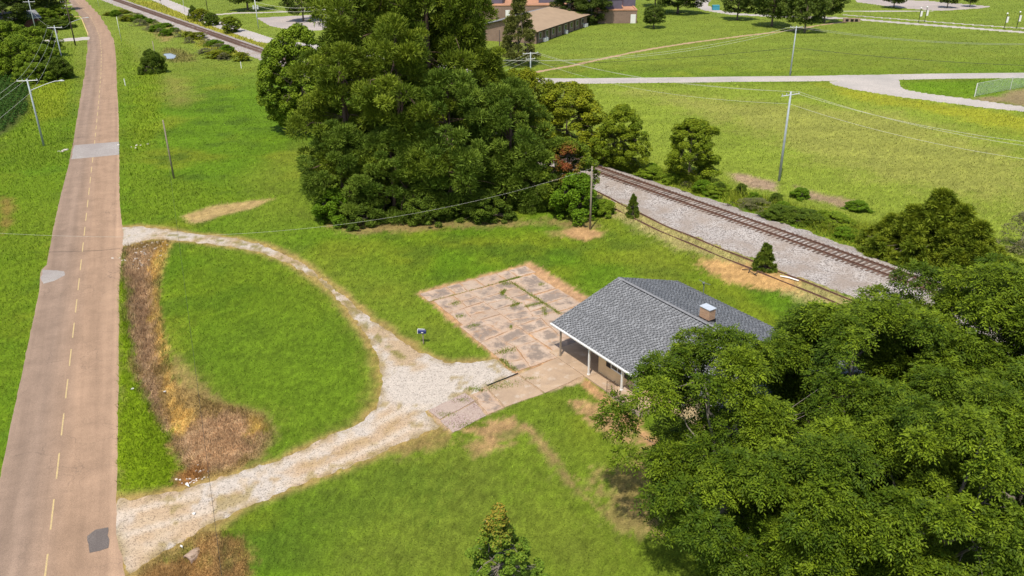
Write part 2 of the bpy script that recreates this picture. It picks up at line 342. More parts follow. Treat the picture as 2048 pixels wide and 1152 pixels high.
WALK = G([(1035,747),(1118,712),(1172,754),(1165,766),(1060,792),(960,836),(905,864),(884,852),(852,822),(900,797)])
FAR_ROAD = G([(300,-8),(325,2),(430,47),(535,82)])
FAR_ROAD += [tuple(np.array(FAR_ROAD[-1])*(1-t)+np.array(g(1035,161.5))*t+np.array([0, 6.0])*math.sin(math.pi*t)*0.5) for t in (0.25, 0.5, 0.75)]+G([(1035,161.5),(1200,161),(1500,158),(1800,154),(2048,150.5),(2300,146),(2900,135)])
BRANCH = G([(1660,163),(1700,160),(1800,158),(1798,168),(1812,179),(1850,186),(1900,193),(1980,203),(2060,214),(2250,236),(2250,250),(2060,225),(1980,217),(1900,207),(1800,194),(1745,186),(1700,178),(1668,170)])
SCHOOL_DRIVE = [(G([(1640,34),(1700,37.5),(1800,45.5),(1900,53),(2048,64.5),(2300,84)]), 1.9), (G([(1690,30),(1800,38.5),(1900,46),(2048,56.5),(2300,75)]), 1.0), (G([(1690,22.5),(1780,22.5),(1860,22)]), 1.2),
                (G([(1425,-16),(1408,0),(1400,10),(1420,20),(1470,28),(1560,33),(1660,36)]), 2.3), (G([(415,31),(470,26),(560,24),(660,18.5),(720,15)]), 1.6), (G([(85,84),(120,80.5),(172,77)]), 3.0), (G([(90,14),(150,9)]), 1.4)]
LOTS = [G([(512,36),(560,33),(660,28),(665,58),(600,64),(540,52)]), G([(1705,-16),(1760,0),(1850,1),(1985,13),(1960,17),(1880,22),(1800,16),(1712,4)])]
TRAIL = (G([(1030,151),(1060,146),(1140,132),(1240,110),(1300,98),(1400,83),(1500,70),(1580,61),(1640,50),(1700,42)]), 0.75)

# ------------------------------------------------------------------ ground relief
def bump_line(x, y, line, depth, width):
    d, _, _ = pdist(x, y, line); return -depth*np.exp(-(d/width)**2)
DITCH = G([(282,515),(284,560),(288,620),(296,690),(312,760),(336,830),(358,890),(372,938)])
DITCH2 = G([(262,296),(285,270),(290,210),(300,165),(305,130)])
DITCH3 = G([(378,1112),(400,1160),(420,1230)])
def hz(x, y):
    x = np.asarray(x, float); y = np.asarray(y, float); z = np.zeros(x.shape)
    near = (x > -60) & (x < 5) & (y > 15) & (y < 170)
    if near.any():
        q = np.zeros(x.shape); xs, ys = x[near], y[near]
        v = np.minimum(np.minimum(bump_line(xs, ys, DITCH, 0.75, 1.3), bump_line(xs, ys, DITCH2, 0.45, 1.6)), bump_line(xs, ys, DITCH3, 0.8, 1.1))
        q[near] = v; z = z+q
    z = z+(fbm(x, y, 14.0, 5, 2)-0.5)*0.10*np.clip((y-25)/40, 0.3, 1)
    s = (x-TRK_C[0])*TD[0]+(y-TRK_C[1])*TD[1]; o = (x-TRK_C[0])*TN[0]+(y-TRK_C[1])*TN[1]
    z = z+0.12*np.exp(-(o/9.0)**2)
    # keep the road bed, house and slabs level
    d, _, _ = pdist(x, y, ROAD_C); z = z*sstep(2.9, 4.6, d)
    hx, hy = g(1200, 700); z = np.where(np.hypot(x-hx, y-hy) < 24, z*sstep(14, 24, np.hypot(x-hx, y-hy)), z)
    return z
def hz1(x, y): return float(hz(np.array([x]), np.array([y]))[0])

# grid: dense where the photograph looks, running on to the horizon
yd = [22.0]
while yd[-1] < 335: yd.append(yd[-1]+0.0063*(yd[-1]+8))
rows = np.array(list(np.linspace(-120, 14, 8))+yd+[yd[-1]*1.25**k for k in range(1, 14)])
sd = np.linspace(-1, 1, 461); so = 1+np.cumsum(0.03*1.42**np.arange(16))
cols = np.concatenate([-so[::-1], sd, so])
wy = 0.72*(np.maximum(rows, 22)+8)
GX = cols[None, :]*wy[:, None]; GY = np.repeat(rows[:, None], len(cols), 1)
NR, NC = GX.shape
J0, J1 = 8, 8+len(yd); I0, I1 = len(so), len(so)+len(sd)                       # dense part
GZ = hz(GX, GY)

# ------------------------------------------------------------------ zones (bare soil, dead weeds, rough field...) -> colour and grass height
LAWN = np.array([0.094, 0.186, 0.009])
def lerp(a, b, t): return a*(1-t[..., None])+np.asarray(b)*t[..., None]
zc = np.empty((NR, NC, 3)); zc[:] = LAWN
gh = np.full((NR, NC), 0.075)
n_a = fbm(GX, GY, 9.0, 11); n_b = fbm(GX, GY, 3.0, 23); n_c = fbm(GX, GY, 26.0, 31); n_d = vnoise(GX, GY, 0.6, 41)
zc = lerp(zc, (0.150, 0.200, 0.014), sstep(0.46, 0.72, n_a)*0.8)
zc = lerp(zc, (0.060, 0.115, 0.011), sstep(0.50, 0.75, n_b)*0.65)
zc = lerp(zc, (0.160, 0.205, 0.024), sstep(0.5, 0.75, n_c)*0.5)
HF = (vnoise(GX, GY, .42, 141)+vnoise(GX, GY, .2, 151)-1)*np.clip(90/np.maximum(GY, 30)-.5, 0, 1)
def inpoly(px, z=0.0): return sdist(GX, GY, G(px, z))
def zone(px, col, feather=0.8, k=1.0, amp=1.2, h=None, world=None, nz=None):
    global zc, gh
    s = sdist(GX, GY, world) if world is not None else inpoly(px)
    n = (fbm(GX, GY, 2.2, 57, 3) if nz is None else nz)-0.5+HF*0.55
    t = sstep(-feather, feather, s+n*2*amp)*k
    zc = lerp(zc, col, t)
    if h is not None: gh = gh*(1-t)+h*t
far = sstep(140, 190, GY); zc = lerp(zc, (0.175, 0.225, 0.032), far*0.85)
o_trk = (GX-TRK_C[0])*TN[0]+(GY-TRK_C[1])*TN[1]; s_trk = (GX-TRK_C[0])*TD[0]+(GY-TRK_C[1])*TD[1]
# rough pasture beyond the railway
zone([(1000,166),(1700,168),(2048,226),(2400,260),(2400,700),(1960,600),(1700,470),(1180,318),(1040,230)], (0.205, 0.262, 0.032), 3.0, 0.92, 2.0, 0.09)
zone([(1640,168),(1800,196),(2048,232),(2300,280),(2300,330),(2048,268),(1850,222),(1700,195)], (0.275, 0.285, 0.022), 2.5, 0.8, 3.0)
zone([(1250,180),(1800,230),(2100,330),(2100,430),(1750,360),(1500,260)], (0.275, 0.265, 0.070), 5.0, 0.6, 5.0)
zone([(1800,165),(2060,160),(2060,210),(1960,198),(1830,184)], (0.12, 0.225, 0.012), 1.5, 0.9, 1.0, 0.1)
zone([(1950,200),(2010,185),(2120,165),(2200,230),(2048,212)], (0.27, 0.20, 0.11), 1.5, 0.9, 2.0, 0.05)
# verge of tall growth on the far side of the ballast, and thin weeds along the siding
zone(None, (0.215, 0.255, 0.022), 1.0, 0.95, 1.6, 0.60, [trk(-30, 3.6), trk(42, 4.2), trk(42, 9.0), trk(10, 9.5), trk(-5, 7.5), trk(-30, 6.5)])
zone([(1455,345),(1500,350),(1545,365),(1548,382),(1500,378),(1470,362)], (0.33, 0.23, 0.16), 0.7, 0.9, 0.8, 0.05)
zone([(1590,372),(1640,385),(1700,402),(1690,418),(1640,405),(1600,392)], (0.30, 0.205, 0.14), 0.7, 0.85, 0.8, 0.05)
zone(None, (0.33, 0.285, 0.115), 0.9, 0.9, 1.2, 0.10, [trk(-24, -4.6), trk(0, -6.0), trk(45, -5.4), trk(45, -10), trk(20, -10), trk(0, -9.8), trk(-24, -7.6)])
zone([(1395,512),(1440,520),(1500,533),(1560,545),(1600,560),(1590,580),(1530,578),(1460,565),(1410,540)], (0.44, 0.275, 0.11), 0.8, 1.0, 1.0, 0.03)
# left verge, ditch vegetation, roadside
zone([(0,345),(140,330),(140,90),(60,140),(0,190)], (0.120, 0.200, 0.012), 2.5, 0.9, 2.0, 0.22)
zone([(60,150),(130,160),(120,230),(70,250),(60,200)], (0.205, 0.250, 0.014), 2.0, 0.8, 2.0, 0.24)
zone([(0,350),(130,345),(110,430),(90,520),(60,640),(30,780),(0,900),(-150,900),(-150,350)], (0.115, 0.195, 0.010), 2.0, 0.8, 2.0, 0.10)
zone([(3,395),(24,398),(26,420),(16,460),(4,470)], (0.22, 0.15, 0.04), 0.6, 0.8, 0.6, 0.05)
zone([(240,60),(270,130),(300,290),(270,330),(400,370),(540,395),(380,435),(245,440),(239,330)], (0.125, 0.205, 0.012), 2.0, 0.8, 2.0, 0.15)
zone([(270,120),(310,130),(330,170),(320,250),(290,300),(262,290),(268,200)], (0.145, 0.220, 0.012), 1.5, 0.8, 1.5, 0.22)
zone([(330,150),(375,160),(385,200),(350,215),(325,190)], (0.25, 0.215, 0.055), 3.0, 0.6, 2.0)
zone([(255,0),(330,40),(400,95),(450,110),(540,110),(530,85),(430,45),(330,5)], (0.285, 0.275, 0.034), 2.5, 0.9, 2.5, 0.3)
zone([(295,45),(330,55),(350,75),(330,82),(300,60)], (0.33, 0.22, 0.10), 2.0, 0.7, 2.0)
zone([(325,97),(360,98),(392,112),(390,124),(350,125),(330,118)], (0.19, 0.16, 0.05), 1.5, 0.8, 1.5, 0.4)
zone([(362,432),(430,412),(520,397),(545,398),(500,418),(430,436),(385,446)], (0.38, 0.275, 0.12), 0.5, 0.95, 0.5, 0.03)
zone([(650,448),(760,438),(1000,440),(1180,442),(1195,455),(1050,452),(900,455),(700,468)], (0.25, 0.175, 0.075), 1.0, 0.8, 1.4, 0.05)
zone([(1120,462),(1160,456),(1210,462),(1205,474),(1170,483),(1130,474)], (0.40, 0.25, 0.115), 0.4, 1.0, 0.5, 0.02)
zone([(1090,462),(1130,460),(1130,474),(1100,472)], (0.30, 0.22, 0.08), 0.6, 0.7, 0.6, 0.04)
# dead growth in the roadside ditch: brown, straw strip, green weeds, dry lawn edge
zone([(240,488),(345,478),(322,540),(318,600),(330,690),(352,745),(430,800),(530,826),(550,868),(520,915),(440,958),(360,978),(262,1000),(236,985)], (0.255, 0.175, 0.065), 0.5, 1.0, 0.5, 0.10)
zone([(243,500),(305,500),(306,560),(312,640),(318,720),(322,800),(352,860),(440,830),(520,842),(532,872),(500,905),(430,945),(395,930),(362,905),(330,860),(292,820),(262,740),(244,650)], (0.385, 0.265, 0.155), 0.5, 1.0, 0.8, 0.14)
zone([(255,540),(300,560),(305,700),(330,830),(300,800),(268,700)], (0.275, 0.175, 0.100), 0.8, 0.7, 1.6)
zone([(370,850),(440,835),(520,850),(515,890),(440,930),(400,900)], (0.40, 0.25, 0.13), 0.8, 0.7, 1.5)
zone([(322,484),(340,486),(318,530),(310,560),(322,640),(330,700),(352,770),(372,830),(350,850),(330,810),(318,740),(308,660),(302,590),(298,540)], (0.50, 0.33, 0.10), 0.3, 0.92, 0.9, 0.14)
zone([(495,838),(525,842),(530,862),(505,872)], (0.40, 0.27, 0.05), 0.4, 0.8, 0.5, 0.1)
zone([(238,560),(246,560),(258,660),(275,760),(318,830),(346,900),(352,958),(330,985),(262,998),(240,985),(236,800)], (0.150, 0.240, 0.008), 0.4, 1.0, 0.6, 0.24)
zone([(348,930),(395,918),(412,935),(400,955),(362,972),(350,960)], (0.27, 0.135, 0.045), 0.3, 0.95, 0.2, 0.02)
zone([(345,700),(400,755),(440,800),(400,806),(365,775),(340,735)], (0.26, 0.19, 0.07), 0.5, 0.85, 0.6, 0.06)
zone([(330,1095),(385,1068),(440,1058),(490,1085),(500,1152),(480,1230),(240,1230),(270,1150)], (0.36, 0.215, 0.085), 0.5, 0.95, 0.8, 0.12)
zone([(300,1100),(350,1075),(375,1075),(372,1095),(330,1112),(290,1125)], (0.115, 0.185, 0.012), 0.3, 0.8, 0.4, 0.2)
zone([(425,1060),(440,1058),(470,1150),(440,1152),(430,1100)], (0.17, 0.11, 0.05), 0.4, 0.6, 0.4)
# dry lawn by the drive, worn soil round the house
sdr = sdist(GX, GY, DRIVE)
t = sstep(-1.0, 0.05, sdr+(fbm(GX, GY, 1.6, 77)-0.5)*1.1)*0.95; zc = lerp(zc, (0.33, 0.235, 0.085), t); gh = gh*(1-t)+0.03*t
zone([(735,690),(760,690),(775,780),(752,830),(720,838),(742,780)], (0.27, 0.20, 0.06), 0.6, 0.8, 0.7, 0.05)
zone([(795,895),(850,868),(900,858),(905,880),(860,905),(800,920)], (0.27, 0.19, 0.07), 0.5, 0.9, 0.8, 0.05)
zone([(925,858),(1000,838),(1032,842),(1048,862),(1010,885),(985,905),(950,915),(932,892),(955,880)], (0.35, 0.225, 0.105), 0.4, 0.95, 0.6, 0.03)
zone([(985,868),(1035,855),(1040,868),(1000,882)], (0.12, 0.15, 0.03), 0.3, 0.7, 0.4)
zone([(1042,845),(1055,848),(1120,925),(1150,965),(1190,1010),(1255,1050),(1262,1062),(1200,1025),(1140,975),(1090,900)], (0.31, 0.205, 0.095), 0.4, 0.8, 0.5, 0.03)
zone([(1140,805),(1175,800),(1210,810),(1270,870),(1290,905),(1230,880),(1190,862),(1175,840)], (0.36, 0.235, 0.11), 0.4, 0.95, 0.6, 0.03)
zone([(1150,955),(1200,930),(1260,905),(1330,900),(1330,1080),(1262,1060),(1215,1010)], (0.31, 0.215, 0.095), 0.8, 0.8, 1.5, 0.04)
zone([(1190,945),(1270,930),(1300,990),(1250,1000)], (0.21, 0.185, 0.045), 0.8, 0.7, 1.0)
zone([(1168,752),(1215,790),(1262,830),(1330,890),(1330,930),(1262,862),(1205,808),(1160,772)], (0.43, 0.26, 0.125), 0.25, 1.0, 0.3, 0.0)
zone([(880,900),(960,900),(1150,1000),(1240,1060),(1240,1152),(700,1152),(640,980),(760,915)], (0.125, 0.165, 0.022), 2.0, 0.45, 3.0)
zone([(470,1035),(620,975),(760,930),(900,960),(800,1060),(560,1130)], (0.075, 0.135, 0.012), 2.0, 0.55, 2.5)
zone([(350,490),(520,510),(640,575),(720,680),(745,760),(700,850),(560,900),(545,820),(420,760),(360,690),(325,580)], (0.085, 0.170, 0.007), 1.5, 0.6, 1.5)
zone(None, (0.40, 0.29, 0.19), 0.15, 1.0, 0.2, 0.0, WALK)
zone(None, (0.43, 0.265, 0.14), 0.25, 1.0, 0.35, 0.0, [patio(-0.02, -0.02), patio(1.04, -0.03), patio(1.06, 0.75), patio(0.4, 1.05), patio(-0.02, 1.0)])
zone([(45,155),(60,160),(55,225),(30,250),(0,275),(-200,330),(-200,130),(0,140)], (0.055, 0.07, 0.02), 1.0, 0.9, 0.6, 0.02)

nearf = np.clip(75/np.maximum(GY, 30), .25, 1)
zc[..., 0] *= np.where(zc[..., 1] > zc[..., 0]*1.35, 1.06, 1)
zc *= (1+.34*nearf*(vnoise(GX, GY, .24, 161)+vnoise(GX, GY, .13, 163)-1)+.30*nearf*(np.random.default_rng(3).random(GX.shape)-.5))[..., None]
gh *= .7+.6*vnoise(GX, GY, .4, 171)
zone([(324, 107), (340, 105), (354, 110), (351, 118), (334, 119)], (0.1, 0.1, 0.05), 0.3, 1.0, 0.2, 0.0)
# brake the vivid field of the far school lawn with mowing bands
zc *= (0.90+0.22*vnoise(GX*0.25, GY, 2.6, 91)*np.clip((GY-60)/60, 0, 1)+0.10*np.clip(1-(GY-60)/60, 0, 1))[..., None]

# ------------------------------------------------------------------ surfaces laid on the same grid
occupied = np.full((NR, NC), -9.0)                                             # >0 where no grass grows
def overlay(name, mk, mat, lift, slope=0.15, extra=None, attrs=None, parent=None, amp=0.0, ns=0.6, keep=None):
    """mk: metres inside the outline. The sheet dips under the ground outside it."""
    global occupied
    m_ = mk+(fbm(GX, GY, ns, 301, 2)-0.5)*2*amp
    Z = GZ+np.clip(m_*slope, -0.06, lift)
    if extra is not None: Z = Z+extra
    use = m_ > -0.8
    if keep is not None: use &= keep
    cell = use[:-1, :-1] | use[1:, :-1] | use[:-1, 1:] | use[1:, 1:]
    vid = np.zeros((NR, NC), bool); vid[:-1, :-1] |= cell; vid[1:, :-1] |= cell; vid[:-1, 1:] |= cell; vid[1:, 1:] |= cell
    idx = np.full((NR, NC), -1); idx[vid] = np.arange(vid.sum())
    j, i = np.nonzero(cell)
    Fq = np.c_[idx[j, i], idx[j, i+1], idx[j+1, i+1], idx[j+1, i]]
    V = np.c_[GX[vid], GY[vid], Z[vid]]
    me = np_mesh(name, V, Fq, M(mat), {k: a[vid] for k, a in (attrs or {}).items()}, True)
    o = link(name, me, parent); tag(o, kind='structure' if parent is None else None)
    occupied = np.maximum(occupied, m_)
    return o

idx = np.arange(NR*NC).reshape(NR, NC)
Fq = np.c_[idx[:-1, :-1].ravel(), idx[:-1, 1:].ravel(), idx[1:, 1:].ravel(), idx[1:, :-1].ravel()]
tag(link('ground', np_mesh('ground', np.c_[GX.ravel(), GY.ravel(), GZ.ravel()], Fq, M('ground'), {'zone': zc.reshape(-1, 3)}, True)), kind='structure')

d_, lat_, arc_ = pdist(GX, GY, ROAD_C)
road = overlay('road', sdist(GX, GY, ROAD), 'road', 0.05, 0.25, None, {'lat': np.clip(lat_/6.7+0.5, 0, 1)}, amp=0.06, ns=0.9, keep=d_ < 12)
dcol = np.empty((NR, NC, 3)); dcol[:] = (0.475, 0.415, 0.350)
low = sdist(GX, GY, G([(225,960),(430,940),(620,880),(730,838),(770,800),(860,850),(700,960),(420,1070),(250,1170)])); nn = fbm(GX, GY, 2.0, 401, 4); n2_ = fbm(GX, GY, .8, 411, 3)
arm_c = G([(240,470),(330,470),(420,478),(500,490),(560,512),(610,540),(660,576),(700,612),(735,655),(770,690),(810,720)]); dA, lA, sA = pdist(GX, GY, arm_c)
dcol = lerp(dcol, (0.43, 0.310, 0.195), sstep(-1.0, 1.2, low)*sstep(.34, .58, nn)*.95)
dcol = lerp(dcol, (0.48, 0.37, 0.25), sstep(-.2, 1.4, low)*sstep(.50, .7, n2_)*.6)
lw_c = G([(240,1052),(380,1012),(500,976),(620,930),(740,878),(830,828)]); dB, lB, sB = pdist(GX, GY, lw_c)
dcol = lerp(dcol, (0.36, 0.25, 0.125), sstep(.55, .2, np.abs(lB))*sstep(2.0, 4.5, sB)*sstep(.42, .56, n2_)*.75)
for ru in (-.95, .95): dcol = lerp(dcol, (0.52, 0.44, 0.35), sstep(.42, .12, np.abs(lB+ru))*sstep(.30, .5, nn)*.7)
armm = sstep(2.4, 1.6, dA)*sstep(1.5, 5, sA)
dcol = lerp(dcol, (0.40, 0.285, 0.165), armm*sstep(.36, .6, nn)*.85)
dcol = lerp(dcol, (0.20, 0.175, 0.05), armm*sstep(.42, .18, np.abs(lA))*sstep(.40, .55, n2_)*.9)
dcol = lerp(dcol, (0.27, 0.20, 0.09), sstep(.75, .0, sdr)*sstep(.40, .60, n2_)*.85)
dcol = lerp(dcol, (0.30, 0.23, 0.10), sstep(.66, .74, fbm(GX, GY, 1.1, 431, 3))*.8)
overlay('gravel_driveway', sdr-0.05, 'gravel_drive', 0.03, 0.05, None, {'zone': dcol}, amp=0.30, ns=0.5)
dfr = pdist(GX, GY, FAR_ROAD)[0]
overlay('far_street', 2.6-dfr, 'gray_road', 0.04, amp=0.12)
overlay('branch_road', sdist(GX, GY, BRANCH), 'gray_road', 0.03, amp=0.35, ns=2.0)
for nm, (ln, w) in zip(('school_drive', 'school_footway', 'lot_path', 'loop_road', 'side_lane', 'house_drive', 'house_drive'), SCHOOL_DRIVE):
    overlay(nm, w-pdist(GX, GY, ln)[0], 'gray_road', 0.03)
overlay('parking_lot', sdist(GX, GY, LOTS[0]), 'lot', 0.035); overlay('school_parking_lot', sdist(GX, GY, LOTS[1]), 'lot', 0.035)
overlay('dirt_trail', TRAIL[1]-pdist(GX, GY, TRAIL[0])[0], 'dirt_path', 0.02, amp=0.35, ns=3.0)
# ballast bed: crest under the track, long thin shoulder on the near side that buries the old siding
near_edge = np.interp(s_trk, [-400, -30, -16, -9, -2, 10, 60], [-3.3, -3.6, -4.7, -5.7, -6.4, -6.3, -5.7])
far_edge = np.interp(s_trk, [-400, -30, -18, -6, 7, 60], [3.0, 2.9, 2.7, 3.2, 3.7, 3.9])
bm_ = np.minimum(o_trk-near_edge, far_edge-o_trk)
prof = 0.30*(1-sstep(1.6, 3.1, np.abs(o_trk)))
overlay('ballast', bm_, 'ballast', 0.06, 0.12, prof+(vnoise(GX, GY, 0.35, 71)-0.5)*0.05*(bm_ > 0), amp=0.6, ns=1.4, keep=(s_trk < 75) & (s_trk > -330))
def bal_z(o): return hz1(*trk(0, o))+0.06+0.30*(1-float(sstep(1.6, 3.1, np.array(abs(o)))))

# painted centre line dashes and repair patches, each a sheet of its own on the road
ln = np.array(ROAD_C); seg = np.hypot(*np.diff(ln, axis=0).T); acc = np.r_[0, np.cumsum(seg)]
def on_road(s):
    k = min(max(np.searchsorted(acc, s)-1, 0), len(seg)-1); t = (s-acc[k])/seg[k]; p = ln[k]*(1-t)+ln[k+1]*t; d = (ln[k+1]-ln[k])/seg[k]; return p, d
s_first = float(pdist(np.array([g(98.5, 1104)[0]]), np.array([g(98.5, 1104)[1]]), ROAD_C)[2][0])-0.2
k = -2
while s_first+k*4.78 < acc[-1]-12:
    a, d = on_road(s_first+k*4.78-2.75); b, d2 = on_road(s_first+k*4.78); n = np.array([-d[1], d[0]])*0.045; k += 1
    mb = MB().add([(a[0]-n[0], a[1]-n[1], 0.056), (a[0]+n[0], a[1]+n[1], 0.056), (b[0]+n[0], b[1]+n[1], 0.056), (b[0]-n[0], b[1]-n[1], 0.056)], [(0, 3, 2, 1)])
    mb.build('centre_line_dash', 'line_paint', road)
def sheet(name, pts, z, mat, parent):
    c = np.mean(pts, 0); P = []
    for a, b in zip(pts, pts[1:]+pts[:1]):
        L = math.hypot(b[0]-a[0], b[1]-a[1]); n = max(1, int(L/0.35))
        for q in range(n):
            t = q/n; P.append((a[0]+(b[0]-a[0])*t+random.uniform(-.05, .05), a[1]+(b[1]-a[1])*t+random.uniform(-.05, .05)))
    mb = MB(); n = len(P); mb.add([(*p, z) for p in P]+[(*p, z-0.05) for p in P], [tuple(range(n))]+[(i, n+i, n+(i+1) % n, (i+1) % n) for i in range(n)])
    return mb.build(name, mat, parent)
sheet('repair_patch', G([(149,291),(238,284),(238,310),(190,315),(143,319),(146,302)]), 0.058, 'patch_gray', road)['label'] = 'pale grey repair strip across the whole road'
sheet('repair_patch', G([(86,540),(128,543),(130,552),(108,563),(86,569),(82,555)]), 0.058, 'patch_gray', road)['label'] = 'pale grey rounded patch at the bulging road edge'
sheet('repair_patch', G([(176.5,1073),(190,1062),(216,1056),(218,1098),(200,1104),(178,1107)]), 0.060, 'patch_dark', road)['label'] = 'dark square asphalt patch near the gravel entrance'
mb = MB(); pts = [(97, 505), (130, 504.5), (160, 503.5), (200, 502), (241, 498)]; W_ = G(pts)
mb.add([(p[0], p[1]-0.03, 0.0565) for p in W_]+[(p[0], p[1]+0.03, 0.0565) for p in W_], [(i, i+1, len(W_)+i+1, len(W_)+i) for i in range(len(W_)-1)]); mb.build('road_seam', 'tar', road)

# ------------------------------------------------------------------ railway
zr = 0.40+0.12
track = empty('railway_track', (*trk(0, 0), 0), 0, 'rusty railway track with closely spaced wooden sleepers on pale ballast', 'railway track')
ang = math.atan2(TD[1], TD[0])
def rail_mesh(pts, z=0.0, hgt=0.16):
    mb = MB(); prof = [(-0.07, 0), (0.07, 0), (0.07, 0.015), (0.015, 0.035), (0.015, hgt-0.04), (0.037, hgt-0.03), (0.037, hgt), (-0.037, hgt), (-0.037, hgt-0.03), (-0.015, hgt-0.04), (-0.015, 0.035), (-0.07, 0.015)]
    n = len(prof); P = [np.array(p) for p in pts]
    for i, p in enumerate(P):
        d = P[min(i+1, len(P)-1)][:2]-P[max(i-1, 0)][:2]; d = d/np.linalg.norm(d); r = np.array([d[1], -d[0]])
        mb.v += [(p[0]+r[0]*a, p[1]+r[1]*a, p[2]+b) for a, b in prof]
    for i in range(len(P)-1):
        for q in range(n): mb.f.append((i*n+q, i*n+(q+1) % n, (i+1)*n+(q+1) % n, (i+1)*n+q))
    mb.f.append(tuple(range(n-1, -1, -1))); mb.f.append(tuple(range((len(P)-1)*n, len(P)*n)))
    return mb
def tl(s, o, z): return (TD[0]*s+TN[0]*o, TD[1]*s+TN[1]*o, z)
for o in (-0.72, 0.72):
    rail_mesh([tl(s, o, zr+0.0) for s in np.arange(-320, 72, 8.0)]).build('rail', 'rail_rust', track)
tme = MB().box(-0.115, 0.115, -1.3, 1.3, -0.17, 0.0).mesh('sleeper', 'tie_wood')
far_ties = MB(); nt = 0; s = 62.0
while s > -320:
    if s > -72 and nt < 262:
        o = link('sleeper', tme, track, tl(s, random.uniform(-.06, .06), zr+random.uniform(-.015, .005)), ang+random.uniform(-.025, .025)); nt += 1
    else:
        a = np.array(tl(s, 0, 0)); t_ = TD*0.115; q = TN*1.3
        far_ties.add([(a[0]+sx*t_[0]+sy*q[0], a[1]+sx*t_[1]+sy*q[1], z) for z in (zr-0.15, zr) for sx, sy in ((-1,-1),(1,-1),(1,1),(-1,1))], [(0,3,2,1),(4,5,6,7),(0,1,5,4),(1,2,6,5),(2,3,7,6),(3,0,4,7)])
    s -= 0.512
tag(far_ties.build('sleeper_row', 'tie_wood', track), kind='stuff')
SID_F = [(-24, -2.6), (-20, -3.6), (-15.6, -4.8), (-8.9, -5.85), (-2.1, -6.7), (6.7, -6.87), (14.8, -6.85), (25, -6.95), (45, -7.0)]
siding = empty('old_siding_track', (*trk(0, 0), 0), 0, 'abandoned rusty siding rails half buried in weeds beside the ballast', 'railway track')
for off in (0.0, -1.44):
    pts = []
    for s in np.arange(-15 if off == 0 else -12, 43, 1.5):
        o = float(np.interp(s, [p[0] for p in SID_F], [p[1] for p in SID_F]))+off
        zz = hz1(*trk(s, o))+max(0.06, 0.0)-0.02+0.035*math.sin(s*0.9+off)
        pts.append(tl(s, o, zz+(0.02 if off == 0 else 0.0)))
    rail_mesh([(p[0], p[1], p[2]-.05) for p in pts], 0, 0.13).build('rail', 'rail_rust', siding)

# ------------------------------------------------------------------ concrete: patio slabs, walkway slabs
def clip_poly(P, a, n):
    """keep the part of convex polygon P where (p-a).n >= 0"""
    out = []
    for i in range(len(P)):
        p, q = np.array(P[i]), np.array(P[(i+1) % len(P)]); dp, dq = (p-a) @ n, (q-a) @ n
        if dp >= 0: out.append(p)
        if (dp > 0) != (dq > 0) and abs(dp-dq) > 1e-9: out.append(p+(q-p)*dp/(dp-dq))
    return out
def inset(P, dist):
    c = np.mean(P, 0); R = [np.array(p) for p in P]
    for i in range(len(P)):
        a, b = np.array(P[i]), np.array(P[(i+1) % len(P)]); e = b-a; L = np.linalg.norm(e)
        if L < 1e-6: continue
        n = np.array([-e[1], e[0]])/L
        if (c-a) @ n < 0: n = -n
        R = clip_poly(R, a+n*dist, n)
        if len(R) < 3: return []
    return R
def area(P): return 0.5*abs(sum(P[i][0]*P[(i+1) % len(P)][1]-P[(i+1) % len(P)][0]*P[i][1] for i in range(len(P))))
def shatter(P, amin, amax):
    A = area(P)
    if A < amax and (A < amin*1.8 or random.random() < 0.4): return [P]
    e = [np.array(P[(i+1) % len(P)])-np.array(P[i]) for i in range(len(P))]; l = e[int(np.argmax([np.linalg.norm(q) for q in e]))]
    a_ = math.atan2(l[1], l[0])+random.gauss(0, 0.10); n = np.array([math.cos(a_), math.sin(a_)]); c = np.mean(P, 0)+n*random.uniform(-.5, .5)
    p1, p2 = clip_poly(P, c, n), clip_poly(P, c, -n)
    if len(p1) < 3 or len(p2) < 3: return [P]
    return shatter(p1, amin, amax)+shatter(p2, amin, amax)
def slab(P, z0, z1, name, mat, parent, gap=0.03):
    P = inset(P, gap)
    if len(P) < 3 or area(P) < 0.05: return
    Q = []
    for a, b in zip(P, P[1:]+P[:1]):
        L = np.linalg.norm(b-a); n = max(1, int(L/0.45))
        for q in range(n):
            p = a+(b-a)*q/n; Q.append((p[0]+random.uniform(-.05, .05)*(q > 0), p[1]+random.uniform(-.05, .05)*(q > 0)))
    if sum(Q[i][0]*Q[(i+1) % len(Q)][1]-Q[(i+1) % len(Q)][0]*Q[i][1] for i in range(len(Q))) < 0: Q = Q[::-1]
    tx, ty = random.gauss(0, 0.003), random.gauss(0, 0.003); c = np.mean(Q, 0); n = len(Q)
    Q1 = [(p[0]+(c[0]-p[0])*k1, p[1]+(c[1]-p[1])*k1) for p, k1 in ((p, min(.45, random.uniform(.25, .6)/max(.3, math.hypot(p[0]-c[0], p[1]-c[1])))) for p in Q)]
    def zt(p): return z1+(p[0]-c[0])*tx+(p[1]-c[1])*ty
    V = [(p[0], p[1], z0) for p in Q]+[(p[0], p[1], zt(p)-.008) for p in Q]+[(p[0], p[1], zt(p)) for p in Q1]+[(c[0], c[1], zt(c))]
    Fc = [(i, (i+1) % n, n+(i+1) % n, n+i) for i in range(n)]+[(n+i, n+(i+1) % n, 2*n+(i+1) % n, 2*n+i) for i in range(n)]+[(2*n+i, 2*n+(i+1) % n, 3*n) for i in range(n)]
    me = bpy.data.meshes.new(name); me.from_pydata([tuple(map(float, v)) for v in V], [], Fc); me.materials.append(M(mat))
    at = me.attributes.new('rim', 'FLOAT', 'POINT'); at.data.foreach_set('value', np.array([1.]*(2*n)+[.25]*n+[0.], np.float32)); me.update()
    link(name, me, parent)
